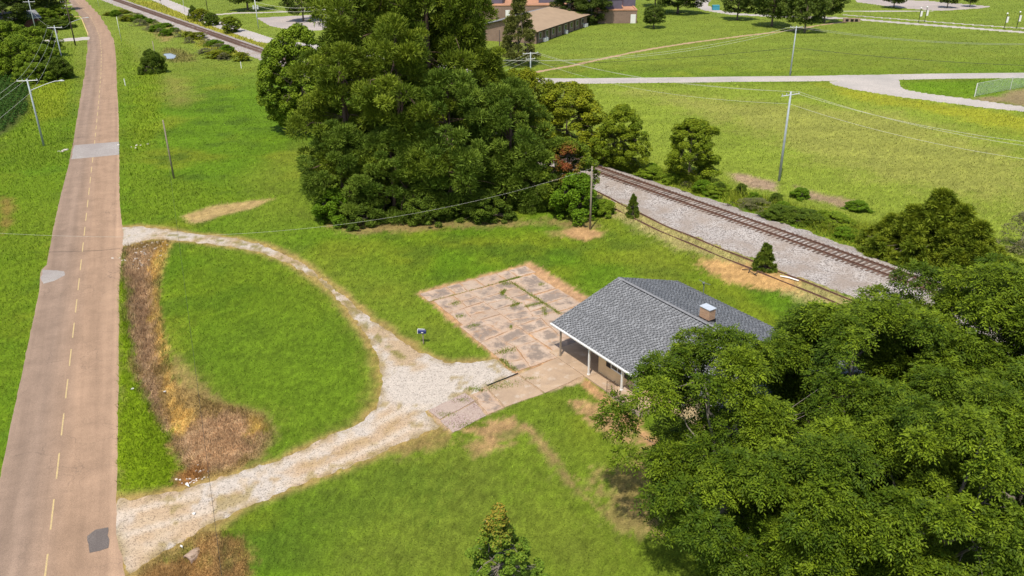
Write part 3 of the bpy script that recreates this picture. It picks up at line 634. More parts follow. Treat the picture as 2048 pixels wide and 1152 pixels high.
pat = empty('old_concrete_pad', (0, 0, 0), 0, None, None, None, 'structure')
rects = [(0.0, .23, 0, .12), (.23, .49, 0, .12), (.49, .80, 0, .12), (.80, .97, 0, .115), (.70, .93, .125, .36), (.70, .94, .365, .60), (.70, .82, .605, .72)]
for (u0, u1, v0, v1) in rects:
    for P in shatter([np.array(patio(u0, v0)), np.array(patio(u1, v0)), np.array(patio(u1, v1)), np.array(patio(u0, v1))], 3.0, 14): slab(P, -0.12, 0.045+random.uniform(-.012, .012), 'slab', 'concrete', pat, 0.035)
for (u0, u1, v0, v1) in [(.03, .34, .125, .46), (.34, .70, .125, .40), (.34, .70, .40, .72), (.0, .34, .46, .80), (.35, .66, .72, .985), (.0, .345, .80, .995)]:
    for P in shatter([np.array(patio(u0, v0)), np.array(patio(u1, v0)), np.array(patio(u1, v1)), np.array(patio(u0, v1))], 2.2, 8.0): slab(P, -0.12, 0.045+random.uniform(-.02, .015), 'slab', 'concrete', pat, 0.022)
walk = empty('concrete_walk', (0, 0, 0), 0, None, None, None, 'structure')
def gp(pts): return [np.array(p) for p in G(pts)]
slab(gp([(1038,750),(1118,714),(1168,752),(1090,787)]), -0.1, 0.05, 'slab', 'tan_concrete', walk, 0.02)
slab(gp([(975,777),(1036,751),(1088,788),(1010,815)]), -0.1, 0.042, 'slab', 'tan_concrete', walk, 0.03)
slab(gp([(945,790),(973,778),(1008,816),(975,830)]), -0.1, 0.042, 'slab', 'concrete', walk, 0.03)
slab(gp([(856,822),(930,786),(950,802),(880,840)]), -0.1, 0.05, 'slab', 'pink_aggregate', walk, 0.02)
slab(gp([(880,842),(950,804),(973,832),(905,866)]), -0.1, 0.04, 'slab', 'pink_aggregate', walk, 0.02)
s_p = sdist(GX, GY, [patio(0, 0), patio(1, 0), patio(1, .75), patio(.4, 1), patio(0, 1)]); s_w = sdist(GX, GY, WALK)
o_edge = MB(); P_ = G([(975,772),(1036,748)]); tag(o_edge.tube([(P_[0][0], P_[0][1], 0.06), (P_[1][0], P_[1][1], 0.07)], 0.035, 6).build('iron_edging_bar', 'black'), 'long black metal bar lying along the edge of the concrete walk', 'metal bar')

# ------------------------------------------------------------------ house
HA = g(1104, 645, 2.5); HD = math.radians(146.31)
hd = np.array([math.sin(HD), math.cos(HD)]); hn = np.array([-hd[1], hd[0]]); hrz = math.atan2(hd[1], hd[0])
def house_w(x, y): return (HA[0]+hd[0]*x+hn[0]*y, HA[1]+hd[1]*x+hn[1]*y)
house = empty('house', (HA[0], HA[1], 0), hrz, 'tan brick ranch house with grey shingle roof and white posted carport', 'house')
L_, Y1, YR, ZE, ZR = 17.6, 12.78, 6.39, 2.50, 4.50
sl = (ZR-ZE)/YR
def rz_(y): return ZE+sl*(y if y <= YR else 2*YR-y)
# roof deck (solid, thin) with the step of the front eave
roof = empty('roof', (0, 0, 0)); roof.parent = house
def deck(x0, x1, ya, yb): 
    v = [(x0, ya, rz_(ya)-.16), (x1, ya, rz_(ya)-.16), (x1, yb, rz_(yb)-.16), (x0, yb, rz_(yb)-.16), (x0, ya, rz_(ya)), (x1, ya, rz_(ya)), (x1, yb, rz_(yb)), (x0, yb, rz_(yb))]
    return v, [(0,3,2,1),(4,5,6,7),(0,1,5,4),(1,2,6,5),(2,3,7,6),(3,0,4,7)]
mb = MB(); mb.add(*deck(0, 9.15, 0, YR)); mb.add(*deck(9.15, L_, 1.2, YR)); mb.add(*deck(0, L_, YR, Y1)); mb.build('roof_deck', 'white_paint', roof)
def shingles(x0, x1, y0, y1, flip, seed):
    r = np.random.default_rng(seed); V = []; Fc = []; T = []; cs = math.hypot(1, sl); ex = 0.143/cs
    n = int((y1-y0)/ex)+1
    for k in range(n):
        ya = y0+k*ex-0.02; yb = min(y0+(k+1)*ex+0.01, y1); x = x0-r.uniform(0, 0.33); ci_ = 0; half = ex*0.45
        def pt(x_, y_, h): 
            yy = Y1-y_ if flip else y_
            return (x_, yy, ZE+sl*y_+h)
        while x < x1:
            w = 0.165; w2 = min(w, x1-x+0.02)
            tooth = ci_ % 2 == 0; ci_ += 1; xs_ = max(x, x0)
            if x+w <= x0+.02: x += w; continue
            b = r.choice([0.15, 0.185, 0.205, 0.25], p=[.2, .38, .28, .14])*r.uniform(.95, 1.05)
            ha, hb = (0.046, 0.020) if tooth else (0.020, 0.010)
            o = len(V)
            V += [pt(xs_, ya, ha), pt(x+w2, ya, ha), pt(x+w2, yb, hb), pt(xs_, yb, hb), pt(xs_, ya, 0.006), pt(x+w2, ya, 0.006)]
            Fc += [(o, o+1, o+2, o+3), (o, o+4, o+5, o+1)]; cc = (b*.98, b*1.0, b*1.03); T += [cc]*6
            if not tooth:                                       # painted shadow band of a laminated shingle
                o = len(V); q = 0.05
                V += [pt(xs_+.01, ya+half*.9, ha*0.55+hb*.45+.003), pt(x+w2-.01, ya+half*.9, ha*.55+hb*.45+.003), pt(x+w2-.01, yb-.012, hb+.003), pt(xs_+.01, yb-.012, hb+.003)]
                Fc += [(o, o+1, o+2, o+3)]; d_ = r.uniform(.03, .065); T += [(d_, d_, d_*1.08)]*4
            x += w
    me = np_mesh('shingles', np.array(V), np.array(Fc), M('shingle'), {'tint': np.array(T)}); return me
for x0, x1, y0, fl, sd_ in ((-.03, 9.18, -.03, False, 1), (9.18, L_+.03, 1.18, False, 2), (-.03, L_+.03, -.03, True, 3)):
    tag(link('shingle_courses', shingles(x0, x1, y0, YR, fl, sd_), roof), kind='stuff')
mb = MB()
x = -0.03
while x < L_:
    w = 0.2; mb.add([(x, YR-.16, rz_(YR-.16)+.03), (x+w+.04, YR-.16, rz_(YR-.16)+.045), (x+w+.04, YR, ZR+.06), (x, YR, ZR+.045), (x, YR+.16, rz_(YR+.16)+.03), (x+w+.04, YR+.16, rz_(YR+.16)+.045), (x, YR-.16, rz_(YR-.16)-.0), (x+w+.04, YR-.16, rz_(YR-.16))], [(0,1,2,3), (3,2,5,4), (6,7,1,0)]); x += w
mb.build('ridge_cap', 'gray_shingle', roof)
MB().box(0.6, L_-.6, YR-.21, YR-.165, rz_(YR-.2)+.0, rz_(YR-.2)+.075).build('ridge_strip', 'black', roof)  # black strip along the near side of the ridge
MB().box(-0.05, 9.22, -0.07, -0.032, 2.28, 2.485).box(-0.05, 9.22, -0.16, -0.072, 2.40, 2.47).build('gutter', 'white_paint', roof)
for sgn in (0, 1):
    for x0 in (-0.055, L_+.01):
        ya, yb = ((0, YR) if sgn == 0 else (YR, Y1))
        if x0 > 1 and sgn == 0: ya = 1.2
        v, f = deck(x0, x0+.045, ya, yb); MB().add([(p[0], p[1], p[2]-.02) for p in v], f).build('rake_board', 'white_paint', roof)
v, f = deck(9.155, 9.20, 0, 1.2); MB().add([(p[0], p[1], p[2]-.03) for p in v], f).build('rake_board', 'white_paint', roof)
# walls
WX0, WX1 = 4.36, 17.2
MB().box(WX0, 9.1, .95, 1.15, 0.02, rz_(.95)-.165).build('front_wall', 'tan_brick', house)
MB().box(9.1, WX1, 1.75, 1.95, 0.02, rz_(1.75)-.165).box(9.1, 9.3, .951, 1.749, .02, rz_(.95)-.17).build('front_wall', 'tan_brick', house)
MB().box(WX0, WX1, 12.2, 12.4, 0.02, rz_(12.4)-.165).build('rear_wall', 'tan_brick', house)
for x in (WX0, WX1-.2):
    pts = [(1.151, .02), (12.199, .02), (12.199, rz_(12.4)-.17), (YR, ZR-.20), (1.151, rz_(1.151)-.17)]
    if x > 9: pts[0] = (1.951, .02); pts[4] = (1.951, rz_(1.951)-.17)
    MB().add([(x, p[0], p[1]) for p in pts]+[(x+.2, p[0], p[1]) for p in pts], [(4,3,2,1,0), (5,6,7,8,9)]+[(i, (i+1) % 5, 5+(i+1) % 5, 5+i) for i in range(5)]).build('side_wall', 'tan_brick', house)
MB().add([(.12, .2, ZE-.12), (.12, 12.58, ZE-.12), (.12, YR, ZR-.2), (.2, .2, ZE-.12), (.2, 12.58, ZE-.12), (.2, YR, ZR-.2)], [(0,2,1), (3,4,5), (0,1,4,3), (1,2,5,4), (2,0,3,5)]).build('gable_siding', 'white_paint', house)
MB().box(0.1, 9.1, 0.06, 0.16, 2.22, 2.335).build('porch_beam', 'white_paint', house)
# floor slabs, raised porch, steps
for x0, x1, y0, y1 in ((0.0, 2.2, -.22, 6.0), (2.22, 4.5, -.22, 6.0), (0.0, 2.2, 6.02, 12.6), (2.22, 4.34, 6.02, 12.6), (4.52, 6.9, -.22, .94)):
    MB().box(x0, x1, y0, y1, -.15, 0.10+random.uniform(-.006, .006)).build('floor_slab', 'tan_concrete', house)
MB().box(7.55, 10.4, -.42, .945, -.15, .56).build('porch_base', 'block', house)
MB().box(7.5, 10.45, -.47, .947, .562, .64).build('porch_floor', 'tan_concrete', house)
MB().box(7.2, 7.548, -.36, .90, -.1, .42).build('step', 'tan_concrete', house); MB().box(6.905, 7.198, -.36, .90, -.1, .26).build('step', 'tan_concrete', house)
for x, y, z0, mt in ((.96, .10, .10, 'weathered_wood'), (4.32, .10, .10, 'white_paint'), (7.85, .10, .64, 'white_paint'), (.96, 12.3, .1, 'white_paint')):
    p = MB().box(x-.055, x+.055, y-.055, y+.055, z0, 2.22 if y < 1 else 2.4).box(x-.085, x+.085, y-.085, y+.085, z0, z0+.07).build('post', mt, house)
rl = empty('handrail', (0, 0, 0)); rl.parent = house
MB().tube([(6.92, -.40, .12), (6.92, -.40, 1.02), (7.4, -.40, 1.22), (7.78, -.40, 1.5)], .022, 6).tube([(6.94, -.40, .42), (7.4, -.40, .62), (7.78, -.40, .9)], .016, 5).build('rail', 'iron', rl)
for q in range(6):
    x = 7.03+q*.125; z = .46+(x-6.94)*.58; MB().tube([(x, -.40, z), (x, -.40, z+.58)], .011, 5).build('baluster', 'iron', rl)
def window(x0, x1, y, z0, z1, parent, depth=.05):
    w = MB().box(x0, x1, y-.05, y-.002, z0, z0+.07).box(x0, x1, y-.05, y-.002, z1-.07, z1).box(x0, x0+.06, y-.05, y-.002, z0+.071, z1-.071).box(x1-.06, x1, y-.05, y-.002, z0+.071, z1-.071).box((x0+x1)/2-.025, (x0+x1)/2+.025, y-.045, y-.003, z0+.071, z1-.071).build('window', 'white_paint', parent)
    MB().box(x0+.06, x1-.06, y-.02, y-.004, z0+.07, z1-.07).build('pane', 'glass', w)
    return w
window(5.75, 7.15, .95, 1.05, 2.1, house); window(10.6, 12.2, 1.75, 1.05, 2.1, house); window(13.8, 15.2, 1.75, 1.05, 2.1, house)
for x in (5.25, 7.2): MB().box(x, x+.46, .90, .948, 1.02, 2.12).build('shutter', 'black', house)
dr = MB().box(8.2, 9.05, .90, .948, .645, 2.2).build('door', 'white_paint', house); MB().box(8.28, 8.32, .86, .899, 1.5, 1.6).build('door_handle', 'iron', dr)
MB().box(7.66, 7.92, .84, .948, 1.25, 1.45).build('wall_letter_box', 'black', house)
# chimney, service mast
ch = empty('chimney', (0, 0, 0)); ch.parent = house
MB().box(8.1, 9.0, 6.8, 7.4, 4.45, 5.22).build('stack', 'chimney_brick', ch)
MB().box(8.05, 9.05, 6.74, 7.46, 4.0, 4.44).build('base_band', 'black', ch)  # black band round the foot of the stack
MB().box(8.06, 9.04, 6.76, 7.44, 5.222, 5.27).build('cap', 'cap_metal', ch)
ms = MB().tube([(3.15, 12.5, 1.2), (3.15, 12.5, 3.45)], .035, 8).tube([(3.15, 12.46, 3.45), (3.15, 12.40, 3.62), (3.15, 12.52, 3.70)], [.06, .10, .03], 8).build('service_mast', 'gray_head', house)
MB().tube([(2.6, 12.5, 3.66), (3.15, 12.5, 3.62), (3.75, 12.55, 3.66)], .02, 5).build('mast_bracket', 'gray_head', ms)
MB().box(3.0, 3.3, 12.3, 12.64, 2.42, 2.53).build('mast_boot', 'black', ms)
s_h = sdist(GX, GY, [house_w(-.2, -.5), house_w(L_, -.5), house_w(L_, 12.7), house_w(-.2, 12.7)])
occupied = np.maximum(occupied, np.maximum(s_p-0.2, np.maximum(s_w-0.15, s_h-0.2)))

# ------------------------------------------------------------------ foliage
def unit(v): return v/(np.linalg.norm(v, axis=-1, keepdims=True)+1e-9)
def leaves(r, C, R, n, size, asp, flat=0.75, up=0.5, cA=(0.05, 0.10, 0.012), cB=(0.10, 0.17, 0.02), surf=0.55, droop=0.0, cvar=0.25, ctint=None):
    """n rhombic leaves spread over clumps (centres C, radii R), mostly near their outer, upper surface"""
    p = R**2/np.sum(R**2); k = r.choice(len(C), n, p=p)
    d = unit(r.normal(size=(n, 3))+np.array([0, 0, 0.35])); rad = (surf+(1-surf)*r.random(n)**0.6)[:, None]
    pos = C[k]+d*rad*R[k][:, None]*np.array([1, 1, flat])
    nrm = unit(d*0.5+np.array([0, 0, up])+r.normal(size=(n, 3))*0.55)
    t = unit(np.cross(nrm, r.normal(size=(n, 3)))); t[:, 2] -= droop; t = unit(t); b = unit(np.cross(nrm, t))
    s = size*(0.65+0.7*r.random(n))[:, None]
    V = np.stack([pos-t*s*.5, pos+b*s*.5*asp-t*s*.06, pos+t*s*.5, pos-b*s*.5*asp-t*s*.06], 1).reshape(-1, 3)
    cl = r.random(len(C))[k]; f = np.clip(0.5*cl+0.5*r.random(n), 0, 1)[:, None]
    col = (np.array(cA)*(1-f)+np.array(cB)*f)*(1-cvar+2*cvar*r.random(n))[:, None]
    if ctint is not None: col = ctint(pos, col, r)
    return V, np.arange(4*n).reshape(-1, 4), np.repeat(col, 4, 0)
def needles(r, C, R, n, size, cA, cB, wid=0.022):
    p = R**2/np.sum(R**2); k = r.choice(len(C), n, p=p)
    d = unit(r.normal(size=(n, 3))+np.array([0, 0, 0.55])); b0 = C[k]+d*R[k][:, None]*np.array([1, 1, .72])*(0.45+0.5*r.random(n))[:, None]
    e = unit(d+r.normal(size=(n, 3))*0.5+np.array([0, 0, .35])); s = size*(.6+.8*r.random(n))[:, None]; w = unit(np.cross(e, r.normal(size=(n, 3))))*wid*s/size*2
    V = np.stack([b0-w, b0+w, b0+e*s+w*.35, b0+e*s-w*.35], 1).reshape(-1, 3)
    cl = r.random(len(C))[k]; f = (np.clip(0.6*cl+0.4*r.random(n), 0, 1)**1.25)[:, None]
    col = (np.array(cA)*(1-f)+np.array(cB)*f)*(.75+.5*r.random(n))[:, None]
    return V, np.arange(4*n).reshape(-1, 4), np.repeat(col, 4, 0)
def skeleton(r, H, trunk_h, lean, tips, r0, nlimb=6, twig=0.03, bend=0.4):
    """tapered trunk, limbs to the crown, a branch to every clump"""
    mb = MB(); top = np.array([lean[0], lean[1], trunk_h])
    N = 7; tp = [top*(i/N)+np.array([math.sin(i*1.3)*.06, math.cos(i*1.1)*.06, 0])*bend*(i > 0) for i in range(N+1)]
    mb.tube([tuple(p-np.array([0, 0, .15])*(i == 0)) for i, p in enumerate(tp)], [r0*(1.35 if i == 0 else 1-0.6*i/N) for i in range(N+1)], 8)
    K = tips; limbs = []
    idx = r.choice(len(K), min(nlimb, len(K)), replace=False)
    for i in idx:
        st = tp[int(r.integers(max(1, N//2-1), N+1))]; en = st+(K[i]-st)*0.72; mid = (st+en)/2+np.array([0, 0, -.06*H*r.random()])+r.normal(size=3)*.03*H
        pl = [st, st*.5+mid*.5+r.normal(size=3)*.012*H, mid, mid*.5+en*.5+r.normal(size=3)*.012*H, en]; mb.tube([tuple(p) for p in pl], [r0*.45, r0*.38, r0*.3, r0*.22, r0*.13], 6); limbs += pl[1:]
    nodes = np.array(limbs+tp[N//2:])
    for c in K:
        j = int(np.argmin(np.linalg.norm(nodes-c, axis=1)+0.6*np.maximum(nodes[:, 2]-c[2], 0))); st = nodes[j]; mid = (st+c)/2+r.normal(size=3)*.02*H
        mb.tube([tuple(st), tuple(mid), tuple(c)], [max(r0*.12, twig), twig*.8, twig*.4], 4, False)
    return mb
def envelope(r, n, H, W, zb, shape, lump=0.25, inner=.45):
    """clump centres and radii for a crown from height zb*H to H, width W"""
    C = []; R = []; ph = r.random(4)*6.28
    for q in range(n):
        z = r.random()**(1.35 if shape in ('cone', 'spire') else 1.0); a = r.random()*6.283
        if shape == 'round': pr = math.sqrt(max(0.02, 1-(2*z-0.85)**2/1.35))
        elif shape == 'cone': pr = (1-z)**0.75*0.98+0.05
        elif shape == 'spire': pr = (1-z)**1.15+0.03
        elif shape == 'oval': pr = math.sqrt(max(0.02, 1-(2*z-1)**2))*(1.08-.25*z)
        elif shape == 'dome': pr = math.sqrt(max(0.02, 1-z**2.2))
        else: pr = min(1, (1-z)*2.4)**0.6*(0.72+0.28*math.sin(z*19+ph[0]))
        pr *= 1+lump*(math.sin(2*a+ph[1]+z*3)*.5+math.sin(3*a+ph[2]-z*5)*.4+math.sin(5*a+ph[3])*.25)
        rr = pr*(inner+(.97-inner)*r.random()**0.45)
        C.append((math.cos(a)*rr*W/2, math.sin(a)*rr*W/2, H*(zb+(1-zb)*z*0.96))); R.append(r.uniform(.5, 1.35))
    return np.array(C), np.array(R)
TREES = {}
def tree_kind(key, seed, H, W, zb, shape, nclump, cr, nleaf, leaf, cols, barkm='bark', r0=0.2, flat=.7, droop=0., asp=.55, needle=False, up=.85, lump=.3, nlimb=6, trunk=.75, ctint=None, lean=(0, 0), surf=.55, cvar=.25):
    r = np.random.default_rng(seed); C, R = envelope(r, nclump, H, W, zb, shape, lump); R = R*cr
    C[:, 2] = np.maximum(C[:, 2], R*flat*.9)
    if needle: V, Fc, T = needles(r, C, R, nleaf, leaf, *cols, wid=needle)
    else: V, Fc, T = leaves(r, C, R, nleaf, leaf, asp, flat, up, *cols, surf=surf, droop=droop, cvar=cvar, ctint=ctint)
    V[:, 2] = np.maximum(V[:, 2], 0.03)
    tips = C if len(C) < 90 else C[r.choice(len(C), 90, replace=False)]
    tm = skeleton(r, H, H*trunk, lean, tips, r0, nlimb).mesh(key+'_trunk', barkm, True)
    TREES[key] = (tm, np_mesh(key+'_crown', V, Fc, M('leaf'), {'tint': T}), H, W)
def plant(key, name, base, h, w, label, cat, group=None, rz=None, crown='crown', trunk='trunk', z=None, world=None):
    tm, cm, H, W = TREES[key]; x, y = world if world is not None else g(*base)
    o = empty(name, (x, y, hz1(x, y)-.02 if z is None else z), random.uniform(0, 6.28) if rz is None else rz, label, cat, group)
    o.scale = (w/W, w/W, h/H); link(trunk, tm, o); link(crown, cm, o); return o
GREEN = ((0.080, 0.140, 0.009), (0.215, 0.295, 0.017)); DARK = ((0.038, 0.066, 0.010), (0.095, 0.130, 0.016)); YEL = ((0.105, 0.150, 0.007), (0.285, 0.300, 0.014))
PINE = ((0.052, 0.090, 0.006), (0.225, 0.280, 0.022)); PINE_G = ((0.048, 0.090, 0.008), (0.195, 0.270, 0.030)); CED = ((0.080, 0.125, 0.009), (0.250, 0.290, 0.020))
PEC = ((0.034, 0.068, 0.004), (0.178, 0.242, 0.011))
tree_kind('pine_a', 1, 20, 11, .10, 'pine', 165, 1.05, 62000, .30, PINE, 'pine_bark', .30, needle=.020, lump=.35, trunk=.97)
tree_kind('pine_b', 2, 24, 12, .16, 'pine', 180, 1.1, 66000, .32, PINE, 'pine_bark', .34, needle=.021, lump=.4, trunk=.97)
tree_kind('pine_c', 3, 13, 9, .01, 'round', 150, .95, 60000, .26, PINE_G, 'pine_bark', .24, needle=.019, lump=.3, trunk=.9)
def red_tip(pos, col, r): return col
tree_kind('hardwood_a', 4, 12, 9, .08, 'oval', 230, .66, 46000, .27, GREEN, 'bark', .22, lump=.3)
tree_kind('hardwood_b', 5, 15, 10, .12, 'round', 150, 1.15, 40000, .34, DARK, 'gray_bark', .28, lump=.3)
tree_kind('yellow_a', 6, 8, 8, .03, 'round', 240, .58, 60000, .19, YEL, 'bark', .10, lump=.5, nlimb=3)
tree_kind('yellow_b', 7, 8, 6.5, .0, 'oval', 230, .52, 56000, .18, ((0.080, 0.135, 0.007), (0.225, 0.270, 0.013)), 'bark', .09, lump=.5, nlimb=3)
def frond_tint(pos, col, r): return col
def pecan(key, seed, H, W, zb, ncl, nf):
    r = np.random.default_rng(seed); C, R = envelope(r, ncl, H, W, zb, 'round', .45, .58); R = R*.92
    p = R**2/np.sum(R**2); k = r.choice(len(C), nf, p=p); d = unit(r.normal(size=(nf, 3))+np.array([0, 0, .5]))
    pos = C[k]+d*R[k][:, None]*np.array([1, 1, .85])*(.5+.5*r.random(nf)**.6)[:, None]
    a = unit(d*np.array([1, 1, .25])+r.normal(size=(nf, 3))*.45); L = .42*(.7+.6*r.random(nf)); sidev = unit(np.cross(a, np.array([0, 0, 1.0])+r.normal(size=(nf, 3))*.25)); upv = np.cross(sidev, a)
    Vs = []; Ts = []; cl = r.random(len(C))[k]; f = (np.clip(.45*cl+.55*r.random(nf), 0, 1)**1.55)[:, None]
    col = (np.array(PEC[0])*(1-f)+np.array(PEC[1])*f)*(.8+.4*r.random(nf))[:, None]
    for q, (u, sg) in enumerate(((.2, 1), (.2, -1), (.5, 1), (.5, -1), (.8, 1), (.8, -1), (1.0, 0))):
        b0 = pos+a*(L*u)[:, None]+np.array([0, 0, -.45])*(L*u*u)[:, None]
        di = unit(a*(.55 if sg else 1.0)+sidev*sg*.85+np.array([0, 0, -.35])+r.normal(size=(nf, 3))*.18); l = (.17+.07*r.random(nf))[:, None]
        nn = unit(upv+r.normal(size=(nf, 3))*.35); w = unit(np.cross(di, nn))*l*.19
        Vs.append(np.stack([b0, b0+di*l*.45+w, b0+di*l, b0+di*l*.45-w], 1)); Ts.append(np.repeat((col*(.85+.3*r.random(nf))[:, None])[:, None, :], 4, 1))
    V = np.concatenate(Vs).reshape(-1, 3); T = np.concatenate(Ts).reshape(-1, 3)
    tm = skeleton(r, H, H*.55, (r.normal()*.4, r.normal()*.4), C[r.choice(len(C), min(48, len(C)), replace=False)], .30, 9, .024, 1.0).mesh(key+'_trunk', 'gray_bark', True)
    TREES[key] = (tm, np_mesh(key+'_crown', V, np.arange(len(V)).reshape(-1, 4), M('leaf'), {'tint': T}), H, W)
pecan('pecan_a', 8, 12, 11, .20, 88, 14500); pecan('pecan_b', 9, 13, 13, .18, 115, 20000)
def gold_tip(pos, col, r):
    t = np.clip((pos[:, 2]-3.9)/2.2+r.normal(size=len(pos))*.25, 0, 1)[:, None]*(r.random(len(pos)) < .75)[:, None]
    return col*(1-t)+np.array([.30, .225, .03])*t
tree_kind('sweetgum', 10, 6, 5.2, .0, 'spire', 170, .27, 22000, .12, ((0.06, 0.12, 0.010), (0.17, 0.25, 0.022)), 'gray_bark', .07, lump=.55, nlimb=3, asp=.8, ctint=gold_tip, trunk=.95)
tree_kind('cedar', 11, 6.5, 5, .0, 'cone', 240, .30, 56000, .34, CED, 'bark', .10, needle=.020, lump=.6, nlimb=2)
tree_kind('young_cedar', 12, 2.4, 2.0, .0, 'cone', 130, .15, 15000, .13, ((0.06, 0.105, 0.010), (0.19, 0.24, 0.025)), 'bark', .04, needle=.012, lump=.25)
tree_kind('shrub', 13, 3, 3.4, .0, 'dome', 120, .32, 20000, .15, GREEN, 'bark', .05, lump=.4, trunk=.5, flat=1.0, up=.45)
tree_kind('shrub_dark', 14, 4, 5, .0, 'dome', 150, .42, 26000, .18, ((0.045, 0.080, 0.008), (0.115, 0.165, 0.013)), 'bark', .07, lump=.4, trunk=.5, flat=1.0, up=.45)
tree_kind('shrub_bright', 15, 3, 3.2, .0, 'dome', 120, .30, 18000, .15, ((0.07, 0.14, 0.006), (0.14, 0.235, 0.010)), 'bark', .05, lump=.4, trunk=.5, flat=1.0, up=.45)
tree_kind('shrub_pale', 16, 3.5, 4, .0, 'dome', 60, .45, 6500, .12, ((0.12, 0.125, 0.045), (0.21, 0.20, 0.085)), 'gray_bark', .05, lump=.4, trunk=.5, nlimb=14)
tree_kind('park_tree', 17, 8, 8, .26, 'round', 130, .75, 18000, .30, ((0.040, 0.072, 0.010), (0.115, 0.155, 0.018)), 'bark', .22, lump=.25, trunk=.6)
tree_kind('park_conifer', 18, 13.5, 8.6, .10, 'cone', 130, .75, 26000, .30, ((0.080, 0.095, 0.018), (0.21, 0.215, 0.05)), 'bark', .25, needle=.03, lump=.2, trunk=.97)
tree_kind('thicket', 20, 7, 8, .0, 'dome', 190, .55, 40000, .24, GREEN, 'bark', .12, lump=.5, flat=1.0, up=.55, nlimb=3, trunk=.5)
tree_kind('tall_hardwood', 21, 27, 10, .60, 'oval', 130, .85, 30000, .34, DARK, 'gray_bark', .34, lump=.4, trunk=.9)
def red_patch(pos, col, r):
    d = np.linalg.norm((pos-np.array([-.2, -1.8, 4.6]))/np.array([1.3, 2.0, 1.5]), axis=1); t = np.clip(1.6-d*1.3+r.normal(size=len(pos))*.2, 0, 1)[:, None]
    return col*(1-t)+np.array([.21, .065, .022])*t
tree_kind('vine_shrub', 19, 6.2, 5.6, .0, 'oval', 170, .46, 34000, .18, ((0.065, 0.115, 0.007), (0.165, 0.210, 0.012)), 'bark', .1, lump=.35, ctint=red_patch)

gp_ = 'pines of the tall grove beside the railway'
plant('pine_b', 'pine_tree', (736, 352), 30, 14.5, 'tall pine at the rear left of the dark grove, crown cut by the frame', 'tree', gp_, 0.4)
plant('pine_b', 'pine_tree', (868, 346), 33, 15, 'tallest pine in the middle rear of the dark grove', 'tree', gp_, 2.2)
plant('pine_b', 'pine_tree', (925, 335), 29, 12.5, 'tall pine at the rear of the grove in front of the dark broadleaf tree', 'tree', gp_, 5.6)
plant('pine_b', 'pine_tree', (800, 330), 32, 14, 'tall pine at the very back of the grove between the two tallest', 'tree', gp_, 3.4)
plant('pine_a', 'pine_tree', (968, 345), 17.0, 10.5, 'pine with thin top at the rear right of the dark grove', 'tree', gp_, 4.0)
plant('pine_a', 'pine_tree', (706, 408), 18, 11.5, 'pine at the road side of the dark grove over mown grass', 'tree', gp_, 1.0)
plant('pine_a', 'pine_tree', (812, 415), 21, 12, 'pine in the middle front of the dark grove', 'tree', gp_, 5.1)
plant('pine_c', 'pine_tree', (905, 416), 15, 11, 'low branched pine at the front of the grove beside the middle one', 'tree', gp_, 2.9)
plant('pine_c', 'pine_tree', (1022, 405), 13.5, 10, 'bluish low branched pine at the railway side of the grove', 'tree', gp_, 0.2)
plant('pine_c', 'pine_tree', (1066, 414), 8.0, 6.0, 'small low branched pine next to the wooden pole', 'tree', gp_, 3.9)
plant('pine_c', 'pine_tree', (690, 425), 10, 8, 'short pine whose branches touch the lawn at the road side of the grove', 'tree', gp_, 1.9)
plant('pine_c', 'pine_tree', (790, 428), 9.5, 8.5, 'short bushy pine in front of the middle of the grove', 'tree', gp_, 4.6)
plant('tall_hardwood', 'hardwood_tree', (928, 288), 29, 10.5, 'dark broadleaf tree with pale limbs rising behind the pine grove', 'tree', None, .5)
plant('hardwood_a', 'hardwood_tree', (572, 262), 13, 7.4, 'slim bright green broadleaf tree on the outer edge of the pine grove', 'tree', None, .3)
plant('hardwood_a', 'hardwood_tree', (614, 266), 15.5, 10, 'broad bright green tree between the pines and its slimmer neighbour', 'tree', None, 2.5)
plant('yellow_a', 'hardwood_tree', (1044, 300), 11, 8, 'yellow green tree squeezed between the pines and the railway', 'tree', None, 1.0)
plant('yellow_a', 'hardwood_tree', (1132, 304), 9.2, 11, 'wide yellow green tree on the far side of the track by the grove', 'tree', None, 3.0)
plant('yellow_b', 'hardwood_tree', (1238, 338), 8.0, 6.6, 'upright green tree at the ballast edge with bare twigs beside it', 'tree', None, 1.7)
plant('yellow_b', 'hardwood_tree', (1376, 360), 7.4, 7.0, 'rounded yellow green tree standing alone on the pasture side of the track', 'tree', None, 4.2)
plant('vine_shrub', 'vine_covered_shrub', (1132, 414), 7.8, 6.6, 'vine covered shrub with a rust red dead patch beside the pines', 'shrub', None, 0.0, 'foliage', 'stem')
plant('shrub_bright', 'leafy_shrub', (1150, 432), 4.6, 5.6, 'dense green shrub at the foot of the wooden pole', 'shrub', None, .8, 'foliage', 'stem')
for i, (b, h, w, lb) in enumerate([((668, 440), 3.4, 4.6, 'bright broad leaved shrub under the road side pines'), ((735, 442), 3.0, 5.0, 'low dark shrub under the front pines near the fallen cable'), ((860, 438), 3.2, 5.5, 'low shrub in the shade of the middle pines'), ((965, 435), 3.0, 5.5, 'low shrub in the shade of the railway side pines')]):
    plant(('shrub_bright', 'shrub_dark', 'shrub_dark', 'shrub_dark')[i], 'leafy_shrub', b, h, w, lb, 'shrub', None, None, 'foliage', 'stem')
plant('shrub', 'leafy_shrub', (1205, 428), 1.6, 3.0, 'knee high vine mat at the end of the siding rail', 'shrub', None, None, 'foliage', 'stem')
plant('young_cedar', 'pine_sapling', (1265, 434), 2.5, 1.5, 'slim pine sapling growing between the siding rails', 'sapling', None, .3)
plant('young_cedar', 'young_cedar', (1528, 538), 2.5, 2.2, 'little round cedar growing on the old siding', 'shrub', None, 1.3)
